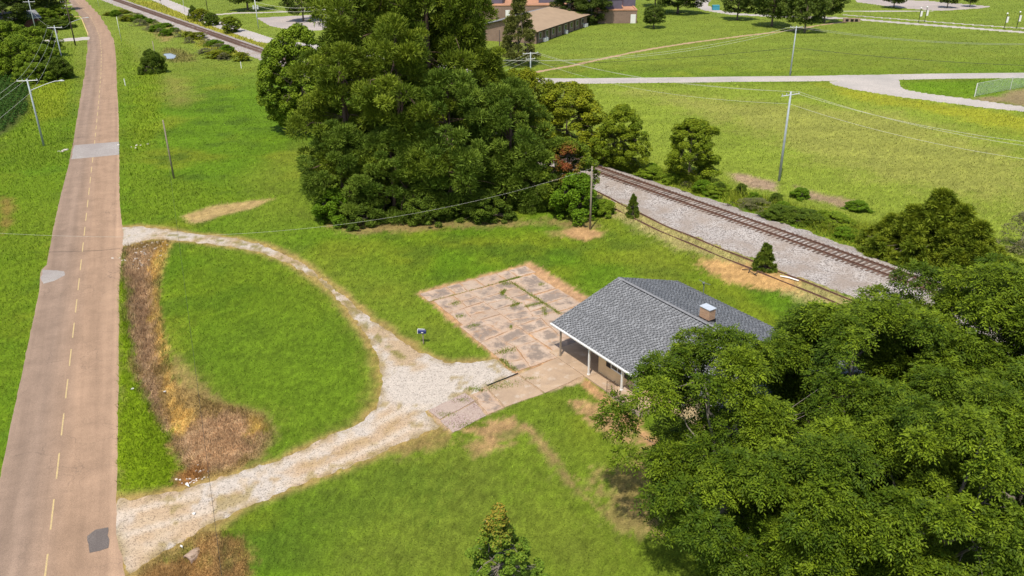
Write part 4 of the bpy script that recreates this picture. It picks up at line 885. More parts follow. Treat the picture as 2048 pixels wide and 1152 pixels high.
for b, h, w, q, lb in [((1772, 505), 3.8, 4.6, .4, 'lowest cedar at the track end of the cedar clump'), ((1812, 518), 5.2, 5.6, 1.4, 'second cedar of the clump beside the lowest one'), ((1858, 522), 6.9, 6.0, 2.0, 'tallest cedar of the clump, spired above the pasture'), ((1902, 535), 6.0, 5.8, 3.1, 'cedar of the clump standing next to the tallest spire'), ((1932, 552), 5.2, 5.6, 4.4, 'cedar of the clump right against the lime green bush')]:
    plant('cedar', 'cedar_tree', b, h, w, lb, 'tree', 'cedars beside the ballast', q)
rs = random.Random(77)
for q in range(30):
    s_ = -235+q*3.7+rs.uniform(-1, 1); o_ = -rs.uniform(4.6, 11.0)
    plant(rs.choice(['shrub_bright', 'yellow_a', 'yellow_a', 'shrub_pale']), 'weed_clump', None, rs.uniform(.9, 2.0), rs.uniform(2.4, 5.0), 'rank weed clump on the slope below the distant railway', 'weed', 'weed clumps below the distant railway', None, 'foliage', 'stem', None, trk(s_, o_))
for q in range(26):
    s_ = -20+q*2.05+rs.uniform(-.5, .5); o_ = float(np.interp(s_, [-30, -18, -6, 7, 60], [4.2, 4.0, 4.6, 5.3, 5.4]))+rs.choice([0.2, .9, 1.8, 2.8])
    key = rs.choice(['shrub', 'shrub', 'shrub_bright', 'shrub_pale', 'shrub_dark'])
    plant(key, 'weed_clump', None, rs.uniform(.7, 1.5), rs.uniform(1.4, 2.6), 'rank weed clump in the overgrown strip along the far ballast edge', 'weed', 'weed clumps along the far ballast edge', None, 'foliage', 'stem', None, trk(s_, o_))
for b, h, w, key, lb in [((1432, 388), 1.2, 3.4, 'shrub', 'low weedy mound by the round yellow green tree'), ((1512, 418), 1.1, 4.0, 'shrub_pale', 'pale dry weed mound on the ballast edge below the pasture pole'), ((1566, 436), 1.2, 4.2, 'shrub_dark', 'dark olive weed mound at the ballast edge below the bare soil'), ((1622, 446), 1.2, 4.4, 'shrub_dark', 'dark olive weed mound at the ballast edge toward the cedars'), ((1668, 452), 1.3, 3.8, 'shrub', 'green weed mound next to the cedar clump'), ((1300, 355), 1.3, 3.6, 'shrub', 'green weed mound between the two trackside trees'), ((1600, 395), 1.1, 2.4, 'shrub_bright', 'blue green weed clump beside the bare soil in the pasture'), ((1715, 420), 1.0, 2.6, 'shrub_bright', 'green weed clump on the pasture side of the cedars')]:
    plant(key, 'weed_mound', b, h, w, lb, 'shrub', None, None, 'foliage', 'stem')
plant('shrub_bright', 'leafy_shrub', (1950, 545), 3.2, 2.8, 'bright lime green bush against the dark cedars', 'shrub', None, None, 'foliage', 'stem')
plant('shrub_pale', 'dry_shrub', (2040, 500), 3.6, 4.6, 'pale grey half bare shrub in the pasture', 'shrub', None, None, 'foliage', 'stem')
plant('shrub_pale', 'dry_shrub', (1222, 330), 3.8, 2.2, 'thin bare grey twigs beside the upright green tree', 'shrub', None, None, 'foliage', 'stem')
gq = 'pecan trees shading the house'
plant('pecan_a', 'pecan_tree', None, 10.8, 10.6, 'pecan tree leaning its crown over the shingle roof', 'tree', gq, .3, world=(11.6, 36.2))
plant('pecan_b', 'pecan_tree', None, 11.2, 13.5, 'largest pecan tree behind the house with open grey limbs', 'tree', gq, 1.9, world=(19.2, 38.0))
plant('pecan_b', 'pecan_tree', None, 12.6, 14, 'pecan tree by the railway at the far end of the house', 'tree', gq, 4.1, world=(28.4, 40.5))
plant('pecan_a', 'pecan_tree', None, 9.4, 10.5, 'lower pecan tree over the front lawn', 'tree', gq, 2.6, world=(13.3, 30.2))
plant('pecan_b', 'pecan_tree', None, 11.5, 12, 'wide pecan tree rising beside the lower front lawn one', 'tree', gq, 5.2, world=(19.5, 29.8))
plant('pecan_a', 'pecan_tree', None, 10.5, 11, 'pecan tree in the dark back corner of the yard', 'tree', gq, .9, world=(26.5, 33.5))
plant('pecan_a', 'pecan_tree', None, 10.6, 10, 'pecan tree hiding the end of the railway at the yard edge', 'tree', gq, 3.6, world=(25.2, 41.0))
plant('sweetgum', 'sweetgum_sapling', (1000, 1205), 6.0, 5.0, 'young sweetgum with golden leaf tips alone on the front lawn', 'tree', None, .7)
# left of the road
gl = 'thicket of trees across the road'
for b, h, w, key, lb in [((6, 146), 6.5, 9, 'thicket', 'leafy thicket tree beside the dark crop field'), ((48, 148), 7.5, 9, 'thicket', 'tallest leafy tree in the thicket across the road'), ((88, 152), 6.0, 8, 'thicket', 'leafy thicket tree behind the near steel pole'), ((116, 158), 4.0, 6, 'shrub_dark', 'dark shrub at the road end of the thicket'), ((74, 164), 3.6, 6.5, 'thicket', 'shrub at the crop field corner of the thicket'), ((22, 112), 7.5, 11, 'thicket', 'leafy tree in front of the brick cottage'), ((76, 116), 6.5, 10, 'thicket', 'vine draped tree between cottage and driveway')]:
    plant(key, 'thicket_tree', b, h, w, lb, 'tree', gl, None, 'foliage', 'stem')
for b, h, w, lb in [((15, 62), 13, 13, 'dark tall tree beside the brick cottage'), ((60, 44), 15, 14, 'dark tall tree behind the brick cottage roof'), ((98, 22), 13, 12, 'dark tall tree near the road bend beyond the cottage')]:
    plant('hardwood_b', 'shade_tree', b, h, w, lb, 'tree', None)
for b, h, w, key, lb in [((92, 50), 4.5, 8.5, 'thicket', 'vine covered mound of leaves by the lamp post'), ((122, 42), 4.5, 8, 'thicket', 'vine covered mound of leaves at the yellow kerb'), ((108, 58), 2.6, 9, 'shrub_dark', 'dark hedge foot behind the small mown lawn')]:
    plant(key, 'vine_mound', b, h, w, lb, 'shrub', None, None, 'foliage', 'stem')
plant('shrub_dark', 'ditch_shrub', (308, 146), 4.4, 4.6, 'dark shrub round a pole stub in the roadside ditch', 'shrub', None, None, 'foliage', 'stem')
for b, h, w, key, lb in [((388, 38), 3.6, 2.6, 'shrub_dark', 'narrow dark bush between the track and the grey street'), ((404, 43), 3.6, 4.6, 'yellow_a', 'yellow green bush between the track and the grey street'), ((424, 51), 3.2, 4.4, 'shrub_dark', 'third bush in the row between track and street'), ((464, 65), 4.0, 5.4, 'yellow_b', 'bush beside the small street sign by the track')]:
    plant(key, 'trackside_bush', b, h, w, lb, 'shrub', None, None, 'foliage', 'stem')
# school grounds
gs = 'shade trees on the school lawn'
for b, h, w, lb in [((496, 21), 11, 13, 'shade tree casting a pool of shadow beyond the grey street'), ((607, 42), 9.5, 10.5, 'shade tree standing at the edge of the parking lot'), ((1307, 56), 5.8, 6.2, 'small round tree beside the flat roofed block'), ((1355, 27), 9, 14, 'wide shade tree beside the school loop road'), ((1474, 40), 9, 9, 'first shade tree of the row by the loop road, beside the blue bin'), ((1543, 53), 11.5, 11, 'second shade tree of the row on the school lawn'), ((1609, 65), 11, 9.5, 'foremost shade tree of the row where the dirt trail passes'), ((1648, 45), 11, 10, 'dark shade tree at the end of the row by the culvert'), ((1787, 16), 7.5, 7.5, 'tree by the school parking lot with wide low branches'), ((1894, 16), 6.5, 5.5, 'slim tree at the middle of the parking lot edge'), ((1939, 14), 6.5, 4.5, 'slim tree at the far end of the parking lot edge'), ((1310, 12), 9, 9, 'dark tree behind the rooftop boxes of the flat block')]:
    plant('park_tree', 'shade_tree', b, h, w, lb, 'tree', gs)
plant('park_conifer', 'conifer_tree', (1037, 128), 13.8, 9.4, 'tall olive green conifer in front of the school wing', 'tree', None, .6)
plant('hardwood_b', 'evergreen_tree', (1140, 48), 10.5, 10, 'dark evergreen against the far end of the school wing', 'tree', 'dark evergreens between the school blocks', .9)
plant('hardwood_b', 'evergreen_tree', (1182, 46), 10.5, 10.5, 'dark evergreen against the wall of the flat roofed block', 'tree', 'dark evergreens between the school blocks', 3.3)

# ------------------------------------------------------------------ grass
def grass(name, sel_n, hscale, wscale, prob=None, hmin=0.0, seed=5, ylim=(22, 330)):
    r = np.random.default_rng(seed)
    jj, ii = np.nonzero((GY[J0:J1-1, I0:I1-1] > ylim[0]) & (GY[J0:J1-1, I0:I1-1] < ylim[1]) & (gh[J0:J1-1, I0:I1-1] > hmin)); jj += J0; ii += I0
    jj = np.repeat(jj, sel_n); ii = np.repeat(ii, sel_n); n = len(jj); a, b = r.random(n), r.random(n)
    def bil(A): return (A[jj, ii]*(1-a)+A[jj, ii+1]*a)*(1-b)+(A[jj+1, ii]*(1-a)+A[jj+1, ii+1]*a)*b
    x, y, z, h, oc = bil(GX), bil(GY), bil(GZ), bil(gh), bil(occupied)
    ok = (oc < -0.04+0.05*r.random(n)) & (h > 0.012+hmin*.5)
    if prob is not None: ok &= r.random(n) < prob(x, y, h)
    ok &= (h > 0.06) | (r.random(n) < 0.5)
    x, y, z, h = x[ok], y[ok], z[ok], h[ok]; c = zc[jj[ok], ii[ok]]; n = len(x); cw = (wy[jj[ok]]*2/460)
    H_ = h*hscale*(.5+r.random(n))*np.clip(cw/.14, 1, 1.8); Wd = np.maximum(.016, cw*.15)*wscale*(.6+.8*r.random(n))
    an = r.random(n)*6.283; lean = r.normal(size=(n, 2))*.55*H_[:, None]
    b0 = np.c_[x-np.cos(an)*Wd, y-np.sin(an)*Wd, z-.01]; b1 = np.c_[x+np.cos(an)*Wd, y+np.sin(an)*Wd, z-.01]; t0 = np.c_[x+lean[:, 0], y+lean[:, 1], z+H_]
    col = c*(0.62+1.0*r.random(n))[:, None]*np.where(r.random(n) < .12, 1.5, 1.0)[:, None]
    me = np_mesh(name, np.stack([b0, b1, t0], 1).reshape(-1, 3), np.arange(3*n).reshape(-1, 3), M('grass_blade'), {'tint': np.repeat(col, 3, 0)})
    print(name, n); return me
o = link('lawn_grass', grass('lawn_grass', 3, 1.0, 1.0)); tag(o, 'short green grass covering lawns and verges', 'grass', None, 'stuff')
r = np.random.default_rng(61)
jj, ii = np.nonzero((gh[J0:J1-1, I0:I1-1] > .17) & (occupied[J0:J1-1, I0:I1-1] < -.25) & (GY[J0:J1-1, I0:I1-1] < 230)); jj += J0; ii += I0
pk = r.random(len(jj)) < np.clip((gh[jj, ii]-.12)*2.6, 0, .75)*np.where(vnoise(GX[jj, ii], GY[jj, ii], 1.6, 8) > .45, 1, .3); jj, ii = jj[pk], ii[pk]
hh = gh[jj, ii]*(.8+.9*r.random(len(jj))); C = np.c_[GX[jj, ii], GY[jj, ii], GZ[jj, ii]+hh*.35]; C[:, :2] += r.normal(size=(len(C), 2))*.15
V, Fc, T = leaves(r, C, hh*(1+.3*r.random(len(C))), len(C)*16, .17, .22, .95, .6, (.8, .8, .8), (1.25, 1.25, 1.1), .5)
kk = np.argmin(np.abs(rows[None, :]-V[::4, 1][:, None][:, :1]), axis=1) if False else None
px_ = (V[::4, 0]+V[2::4, 0])/2; py_ = (V[::4, 1]+V[2::4, 1])/2; rj = np.clip(np.searchsorted(rows, py_), 1, NR-1); ci = np.clip(np.searchsorted(cols, px_/wy[rj]), 1, NC-1)
T = T*np.repeat(zc[rj, ci], 4, 0); V[:, 2] = np.maximum(V[:, 2], np.repeat(GZ[rj, ci], 4)+.01)
print('weeds', len(V)//4)
tag(link('tall_weeds', np_mesh('tall_weeds', V, Fc, M('leaf'), {'tint': T})), 'tall rank weeds along ditch, verge and ballast', 'weeds', None, 'stuff')
mk = sdist(GX, GY, G([(240,492),(335,482),(318,540),(314,600),(326,690),(350,770),(430,810),(525,830),(545,868),(515,912),(440,955),(372,950),(345,880),(300,822),(268,745),(246,660)]))
mk = np.maximum(mk, sdist(GX, GY, G([(340,1095),(385,1072),(440,1062),(486,1088),(496,1152),(470,1230),(260,1230),(285,1140)])))
gh_keep = gh; gh = np.where(mk > -.15, .17, 0.0)
tag(link('dead_weeds', grass('dead_weeds', 14, 1.25, .62, lambda x, y, h: np.where(vnoise(x, y, .7, 12) > .38, 1, .35), .05, 9, (22, 90))), 'dead brown and straw coloured weeds filling the roadside ditch', 'weeds', None, 'stuff'); gh = gh_keep
# tufts in slab joints
r = np.random.default_rng(15); P = []
for (u0, v0, u1, v1, n, sp_) in [(.70, .16, .70, .63, 1500, .011), (.62, .122, .81, .122, 650, .008), (.02, .122, .6, .122, 260, .006), (.63, .14, .67, .17, 260, .02), (.52, .26, .58, .22, 350, .012), (.52, .26, .53, .40, 160, .010), (.47, .42, .55, .40, 300, .012), (.56, .46, .68, .47, 420, .012), (.60, .60, .66, .52, 300, .012), (.12, .22, .17, .22, 300, .02), (.05, .36, .10, .37, 220, .016), (.05, .5, .12, .5, 300, .016), (.02, .80, .14, .81, 350, .02), (.0, .86, .01, .99, 500, .010), (.85, .28, .88, .27, 180, .015), (.28, .63, .31, .60, 90, .008)]:
    t = r.random(n); P.append(np.c_[u0+(u1-u0)*t+r.normal(size=n)*sp_, v0+(v1-v0)*t+r.normal(size=n)*sp_*.72])
P = np.concatenate(P); XY = PATIO[0]+P[:, :1]*(PATIO[1]-PATIO[0])+P[:, 1:]*(PATIO[2]-PATIO[0])
for px, py, n, sg in [(1215, 1, 0, 0), (942, 778, 120, .25), (990, 776, 200, .4), (1012, 768, 260, .5), (960, 782, 90, .2), (1062, 758, 120, .25), (925, 802, 120, .3), (890, 830, 160, .3), (935, 852, 220, .5)]:
    if n: XY = np.r_[XY, np.array(g(px, py))+r.normal(size=(n, 2))*sg*np.array([1.2, .5])]
n = len(XY); an = r.random(n)*6.283; H_ = .05+.12*r.random(n); W_ = .018
b0 = np.c_[XY[:, 0]-np.cos(an)*W_, XY[:, 1]-np.sin(an)*W_, np.full(n, .02)]; b1 = np.c_[XY[:, 0]+np.cos(an)*W_, XY[:, 1]+np.sin(an)*W_, np.full(n, .02)]; t0 = np.c_[XY+r.normal(size=(n, 2))*.05, .03+H_]
col = np.array([.19, .25, .025])*(.7+.8*r.random(n))[:, None]*np.where(r.random(n) < .25, 1, 1)[:, None]
tag(link('joint_weeds', np_mesh('joint_weeds', np.stack([b0, b1, t0], 1).reshape(-1, 3), np.arange(3*n).reshape(-1, 3), M('grass_blade'), {'tint': np.repeat(col, 3, 0)})), 'weeds sprouting from the cracks of the concrete pad', 'weeds', None, 'stuff')
# soy-like crop in rows
r = np.random.default_rng(33); C = []
A0, A1 = np.array(g(45, 150)), np.array(g(60, 225)); 
X, Y = [], []
for k in range(34):
    for s in np.arange(-22, 46, .5):
        p = np.array(g(52, 232))+np.array([-0.4, .92])*s+np.array([-.92, -.4])*(k*.95+.6)
        X.append(p[0]); Y.append(p[1])
X, Y = np.array(X), np.array(Y); dd, lt, _ = pdist(X, Y, ROAD_C)
ok = sdist(X, Y, G([(48,150),(60,165),(58,222),(34,246),(0,268),(-160,330),(-160,140)])) > .3
C = np.c_[X[ok]+r.normal(size=ok.sum())*.07, Y[ok]+r.normal(size=ok.sum())*.07, hz(X[ok], Y[ok])+.32]
V, Fc, T = leaves(r, C, np.full(len(C), .42), len(C)*22, .22, .75, .75, .9, (0.022, 0.060, 0.006), (0.050, 0.110, 0.010))
tag(link('crop_rows', np_mesh('crop_rows', V, Fc, M('leaf'), {'tint': T})), 'dark green crop planted in rows across the road', 'crop', None, 'stuff')

# ------------------------------------------------------------------ poles and lines
def pole(name, base, top_py, r0, r1, mat, label, cat='utility pole', group=None, arm=None, n=8):
    """arm: list of (fraction of height, half length, azimuth)"""
    x, y = g(*base); h = top_z(base, top_py); zb = hz1(x, y)
    o = empty(name, (x, y, zb), 0, label, cat, group)
    MB().tube([(0, 0, -.2), (0, 0, h*.5), (0, 0, h)], [r0, (r0+r1)/2, r1], n).build('shaft', mat, o, True)
    for f, hl, az in (arm or []):
        a = MB(); dx, dy = math.cos(az), math.sin(az); z = h*f; q = .055
        a.tube([(-dx*hl, -dy*hl, z), (dx*hl, dy*hl, z)], q, 4)
        am = a.build('crossarm', 'pale_metal' if mat == 'galvanized' else mat, o)
        for t in (-.92, .92, -.45): MB().tube([(dx*hl*t, dy*hl*t, z+.04), (dx*hl*t, dy*hl*t, z+.24)], [.035, .05], 6).build('insulator', 'pale_metal', am)
    return o, (x, y, zb, h)
def lamp_arm(o, h, f, L, az, rise, mat='pale_metal'):
    dx, dy = math.cos(az), math.sin(az); z = h*f
    a = MB().tube([(0, 0, z), (dx*L*.55, dy*L*.55, z+rise*.7), (dx*L*.85, dy*L*.85, z+rise), (dx*L, dy*L, z+rise)], .05, 6).build('lamp_arm', mat, o)
    MB().tube([(dx*L*.97, dy*L*.97, z+rise+.02), (dx*(L+.3), dy*(L+.3), z+rise+.02), (dx*(L+.6), dy*(L+.6), z+rise)], [.06, .14, .05], 8).build('lamp_head', mat, a)
def wire(p, q, sag, r=.016, mat='wire', label='overhead power line strung between the poles', group=None, cat='power line', n=18):
    P = [(p[0]+(q[0]-p[0])*t, p[1]+(q[1]-p[1])*t, p[2]+(q[2]-p[2])*t-sag*4*t*(1-t)) for t in np.linspace(0, 1, n)]
    o = MB().tube(P, r, 5).build('power_line', mat); return tag(o, label, cat, group)
rd = math.atan2(.398, .917)
pA, a = pole('steel_pole', (88, 292), 158, .15, .10, 'galvanized', 'steel pole with crossarm and long street lamp arm across the road', arm=[(.975, 1.35, math.radians(12))])
lamp_arm(pA, a[3], .83, 4.0, math.radians(14), 1.1)
pB, b = pole('steel_pole', (131, 147), 51, .14, .09, 'galvanized', 'steel pole with one crossarm rising from the leafy thicket', arm=[(.955, 1.4, math.radians(8))])
pC, c_ = pole('wooden_pole', (151, 91), -2, .17, .11, 'dark_wood', 'dark wooden pole with street lamp and stacked crossarms by the driveway', arm=[(.66, 1.0, .1), (.80, 1.2, .1), (.93, 1.2, .1)])
lamp_arm(pC, c_[3], .50, 3.6, math.radians(22), .9)
pD, d_p = pole('steel_pole', (73, 66), -12, .14, .09, 'galvanized', 'steel pole standing against the brick cottage', arm=[(.80, 1.5, .1)])
pole('steel_pole', (127, 18), -30, .13, .09, 'galvanized', 'steel pole near the road bend behind the wooden lamp pole', arm=[(.6, 1.2, .1)])
pole('thin_pole', (243, 83), 33, .06, .05, 'pale_metal', 'thin bare pole on the verge inside the road bend')
pole('thin_pole', (198, 14), -22, .06, .05, 'pale_metal', 'thin bare pole beyond the road bend')
pE, e_ = pole('wooden_pole', (348, 357), 240, .12, .08, 'weathered_wood', 'bare weathered wooden pole on the verge by the road')
pole('wooden_pole', (313, 126), 82, .10, .08, 'weathered_wood', 'short weathered pole poking out of the ditch shrub')
pF, f_ = pole('steel_pole', (517, 57), -6, .13, .10, 'pale_metal', 'pale pole with a transformer beside the parking lot')
for s_ in (-1, 1): MB().tube([(s_*.55, 0, f_[3]*.62), (s_*.55, 0, f_[3]*.74)], .24, 10).tube([(0, 0, f_[3]*.66), (s_*.5, 0, f_[3]*.66)], .05, 5).build('transformer', 'pale_metal', pF)
pG, g_ = pole('steel_pole', (645, 54), -10, .13, .10, 'galvanized', 'steel pole at the parking lot corner touching the grove', arm=[(.55, 1.2, .0)])
pole('wooden_pole', (415, 20), -24, .12, .09, 'dark_wood', 'dark pole on the lawn beyond the grey street')
pole('thin_pole', (370, 26), -18, .07, .05, 'pale_metal', 'thin grey pole at the kerb of the grey street')
pH, h_ = pole('wooden_pole', (1180, 459), 333, .11, .085, 'weathered_wood', 'light wooden pole on bare soil between lawn and railway')
MB().box(-.12, -.10, -.10, .10, h_[3]-.9, h_[3]-.55).build('meter_box', 'pale_metal', pH); MB().tube([(0, -.13, h_[3]-.35), (0, .13, h_[3]-.35)], .05, 6).build('insulator', 'pale_metal', pH)
pI, i_ = pole('steel_pole', (1558, 362), 183, .17, .11, 'galvanized', 'tall steel pole with crossarm in the pasture by the weeds', arm=[(.965, 1.4, math.radians(28))])
pJ, j_ = pole('steel_pole', (1580, 151), 52, .15, .10, 'galvanized', 'steel pole on the school lawn side of the straight street', arm=[(.975, 1.2, math.radians(5))])
pK, k_ = pole('steel_pole', (1061, 173), 104, .15, .10, 'galvanized', 'steel pole between the straight street and the yellow green trees', arm=[(.96, 1.5, math.radians(20)), (.80, .9, math.radians(20))])
pL, l_ = pole('wooden_pole', (1000, 136), 60, .14, .10, 'dark_wood', 'dark wooden pole beside the olive green conifer')
for base, lb in (((251, 172), 'white marker post on the verge beside the road ditch'), ((483, 137), 'white marker post on the mown slope below the track')):
    x, y = g(*base); o = empty('marker_post', (x, y, hz1(x, y)), 0, lb, 'post')
    MB().box(-.06, .06, -.06, .06, -.1, 1.25).build('shaft', 'white_paint', o); MB().box(-.075, .075, -.075, .075, 1.25, 1.32).build('cap', 'white_paint', o)
for base, ty, lb in (((118, 84), 61, 'small dark traffic sign at the cottage driveway'), ((322, 9), -3, 'small dark street sign near the railway at the top'), ((446, 58), 45, 'small dark street sign among the trackside bushes')):
    x, y = g(*base); h = top_z(base, ty); o = empty('street_sign', (x, y, 0), 0, lb, 'sign')
    MB().tube([(0, 0, -.1), (0, 0, h)], .05, 6).build('post', 'wire', o); MB().prism([(.42*math.cos(q*math.pi/4), .42*math.sin(q*math.pi/4)) for q in range(8)], -.02, .02).build('sign_plate', 'iron', o).matrix_local = Matrix.Translation((0, -.08, h-.3)) @ Matrix.Rotation(math.pi/2, 4, 'X')
for base, ty, lb in (((1837, 45), 16, 'lamp post with white banner, first of the pair near the parking lot'), ((1849, 44), 14, 'lamp post with white banner, second of the pair near the parking lot'), ((2008, 58), 27, 'lamp post with white banner, first of the pair by the school drive'), ((2033, 56.5), 24, 'lamp post with white banner, second of the pair by the school drive')):
    x, y = g(*base); h = top_z(base, ty); o = empty('banner_lamp_post', (x, y, 0), 0, lb, 'lamp post', 'banner lamp posts along the school drive')
    MB().tube([(0, 0, -.1), (0, 0, h-.2)], .07, 6).build('shaft', 'black', o); MB().tube([(0, 0, h-.2), (0, 0, h), (0, 0, h+.2)], [.12, .24, .10], 8).build('lamp_globe', 'white_paint', o)
    MB().box(.10, .62, -.02, .02, h*.42, h*.80).build('banner', 'white_paint', o); MB().tube([(0, 0, h*.81), (.65, 0, h*.81)], .025, 5).build('banner_arm', 'black', o)
def top(t, f=1.0, dx=0., dy=0.): return (t[0]+dx, t[1]+dy, t[2]+t[3]*f)
gw = 'power lines along the pasture'
az28 = (math.cos(math.radians(28)), math.sin(math.radians(28)))
rgt = g(2300, 330, 8.5)
for k_i, (f, s_) in enumerate(((1.0, 0), (.985, 1.3), (.87, 0))):
    wire(top(i_, f, az28[0]*s_, az28[1]*s_), top(k_, 1.0 if k_i == 0 else (.975 if k_i == 1 else .80), az28[0]*s_, az28[1]*s_), 1.2+.2*k_i, .015, 'pale_wire', ('topmost', 'crossarm', 'lowest')[k_i]+' pale power line from the pasture pole to the pole by the street', gw)
    wire(top(i_, f, az28[0]*s_, az28[1]*s_), (rgt[0]+s_*.6, rgt[1]+s_*.8, 9.6-.9*k_i), 1.2, .015, 'pale_wire', ('topmost', 'crossarm', 'lowest')[k_i]+' pale power line leaving the pasture pole over the yellow grass', gw)
    lf = g(800, 150, 9.0); wire(top(k_, 1.0 if k_i == 0 else (.975 if k_i == 1 else .80), az28[0]*s_, az28[1]*s_), (lf[0], lf[1]+s_, 7.2-.6*k_i), 1.0, .014, 'pale_wire', ('topmost', 'crossarm', 'lowest')[k_i]+' pale power line running from the street pole behind the grove', gw)
gw2 = 'power lines over the school lawn'
lf = g(860, 110, 9.5); rt = g(2300, 80, 8.5)
for s_, sg in ((-.8, 2.6), (.8, 2.9)):
    wire(top(j_, .99, s_), (lf[0]+s_, lf[1]+s_, 9.3), sg, .018, 'pale_wire', 'pale power line sagging from the lawn pole past the school wing', gw2)
    wire(top(j_, .99, s_), (rt[0]+s_, rt[1]+s_, 8.6), 1.8, .022, 'wire', 'thin power line crossing the school lawn towards the banners', gw2)
wire(top(j_, .57), (g(800, 128, 5)[0], g(800, 128, 5)[1], 4.6), 1.0, .03, 'wire_dark', 'dark cable low over the school lawn left of its pole toward the conifer', gw2)
wire(top(j_, .57), (rt[0], rt[1]-6, 5.0), 1.0, .03, 'wire_dark', 'dark cable low over the school lawn toward the fenced yard', gw2)
ls = g(-260, 470, 6.0)
gw3 = 'lines along the county road'
wire(top(a, .98, -1.3, -.3), (ls[0]-1.3, ls[1]-16, 8.2), .8, .014, 'pale_wire', 'outer power line from the lamp arm pole over the crop field', gw3)
wire(top(a, 1.0), (ls[0]+.3, ls[1]-16, 8.6), .8, .014, 'pale_wire', 'middle power line from the lamp arm pole over the crop field', gw3)
wire(top(a, .80), (ls[0]+.3, ls[1]-16, 6.4), .8, .014, 'pale_wire', 'lower cable from the lamp arm pole over the rough verge', gw3)
for dz, s_ in ((.98, -1.3), (1.0, 0), (.80, 0)): wire(top(a, dz, s_, -.25 if s_ else 0), top(b, dz-.01, s_, -.2 if s_ else 0), .9, .018, 'wire', 'thin line between the two steel poles over the thicket', gw3)
wire(top(b, .97), top(d_p, .6), 1.1, .015, 'pale_wire', 'line from the thicket pole past the cottage', gw3)
wire(top(b, .97), top(c_, .52), .8, .022, 'wire', 'line from the thicket pole to the wooden lamp pole', gw3)
for q in (.74, .86): wire(top(f_, q), top(g_, q-.2), 1.0, .03, 'pale_wire', 'pale lines between the transformer pole and the lot corner pole', 'lines over the parking lot')
# telephone cable: from the light pole it sags low before the grove and crosses the road
lo = g(-100, 460, 9.0)
wire(top(h_, .97), (lo[0], lo[1], 9.0), 3.0, .007, 'pale_wire', 'slack pale cable passing before the pine grove and over the road', None, 'cable', 30)
_q = g(462, 1300, 7.0)
wire(top(e_, .98), (_q[0], _q[1], 7.0), .6, .009, 'wire_dark', 'thin dark wire running along the road over the gravel entrance', None, 'cable')

# ------------------------------------------------------------------ mailbox
x, y = g(847, 687); mbx = empty('mailbox', (x, y, 0), math.radians(-6), 'dark blue mailbox on a thin wooden post beside the gravel drive', 'mailbox'); mbx.scale = (.86, .86, .9)
MB().box(-.045, .045, -.045, .045, -.1, 1.02).build('post', 'weathered_wood', mbx)
bx = MB(); n = 10; pr = [(-.14, 1.03), (.14, 1.03)]+[(.14*math.cos(q*math.pi/n), 1.20+.14*math.sin(q*math.pi/n)) for q in range(n+1)]
bx.add([(-.42, p[0], p[1]) for p in pr]+[(.30, p[0], p[1]) for p in pr], [tuple(range(len(pr)-1, -1, -1)), tuple(range(len(pr), 2*len(pr)))]+[(i, (i+1) % len(pr), len(pr)+(i+1) % len(pr), len(pr)+i) for i in range(len(pr))])
bx.build('box', 'blue_plastic', mbx)
MB().box(-.46, -.422, -.16, .16, 1.02, 1.36).build('door', 'white_paint', mbx); MB().box(-.44, .16, .05, .12, 1.335, 1.36).build('top_strip', 'white_paint', mbx)
MB().box(-.12, .06, -.165, -.142, 1.10, 1.17).build('flag', 'white_paint', mbx)

# ------------------------------------------------------------------ small things on the ground
def rock_mesh(seed, mat):
    r = random.Random(seed); P = []
    for z, k in ((-.3, .8), (.15, 1.0), (.55, .62)):
        for q in range(6): a_ = q*math.pi/3+r.uniform(-.3, .3); P.append((math.cos(a_)*k*r.uniform(.75, 1.2), math.sin(a_)*k*r.uniform(.75, 1.2), z+r.uniform(-.12, .12)))
    f = [tuple(range(5, -1, -1)), tuple(range(12, 18))]
    for l in range(2): f += [(l*6+q, l*6+(q+1) % 6, l*6+6+(q+1) % 6, l*6+6+q) for q in range(6)]
    return MB().add(P, f).mesh('rock', mat)
RK = [rock_mesh(i, 'rock') for i in range(4)]; RB = [rock_mesh(9+i, 'brown_rock') for i in range(2)]
def rocks(px, n, spread, smin, smax, label, group, ms):
    for q in range(n):
        p = np.array(g(*px))+np.array([random.gauss(0, spread[0]), random.gauss(0, spread[1])]); s = random.uniform(smin, smax)
        o = link('rock', random.choice(ms), None, (p[0], p[1], hz1(p[0], p[1])+s*.12), random.uniform(0, 6)); o.scale = (s, s*random.uniform(.7, 1), s*.75); tag(o, label, 'rock', group)
rocks((290, 500), 46, (1.0, 1.5), .07, .20, 'pale broken stone dumped at the upper ditch culvert', 'rubble at the upper culvert', RK)
rocks((290, 503), 22, (1.1, 1.4), .06, .15, 'brown broken stone dumped at the upper ditch culvert', 'brown rubble at the upper culvert', RB)
rocks((377, 937), 18, (.65, .35), .05, .11, 'pale stone in the muddy ditch by the lower drive', 'stones in the muddy ditch', RK)
rocks((388, 948), 8, (.4, .25), .05, .09, 'pale stone in the muddy ditch by the lower drive', 'stones in the muddy ditch', RK)
rocks((128, 301), 4, (.6, .3), .15, .34, 'whitish slab of riprap at the road edge by the grey strip', 'riprap at the road strip, field side', RK)
rocks((262, 289), 6, (1.1, .5), .12, .3, 'whitish riprap stone at the ditch end of the grey strip', 'riprap at the road strip, ditch side', RK)
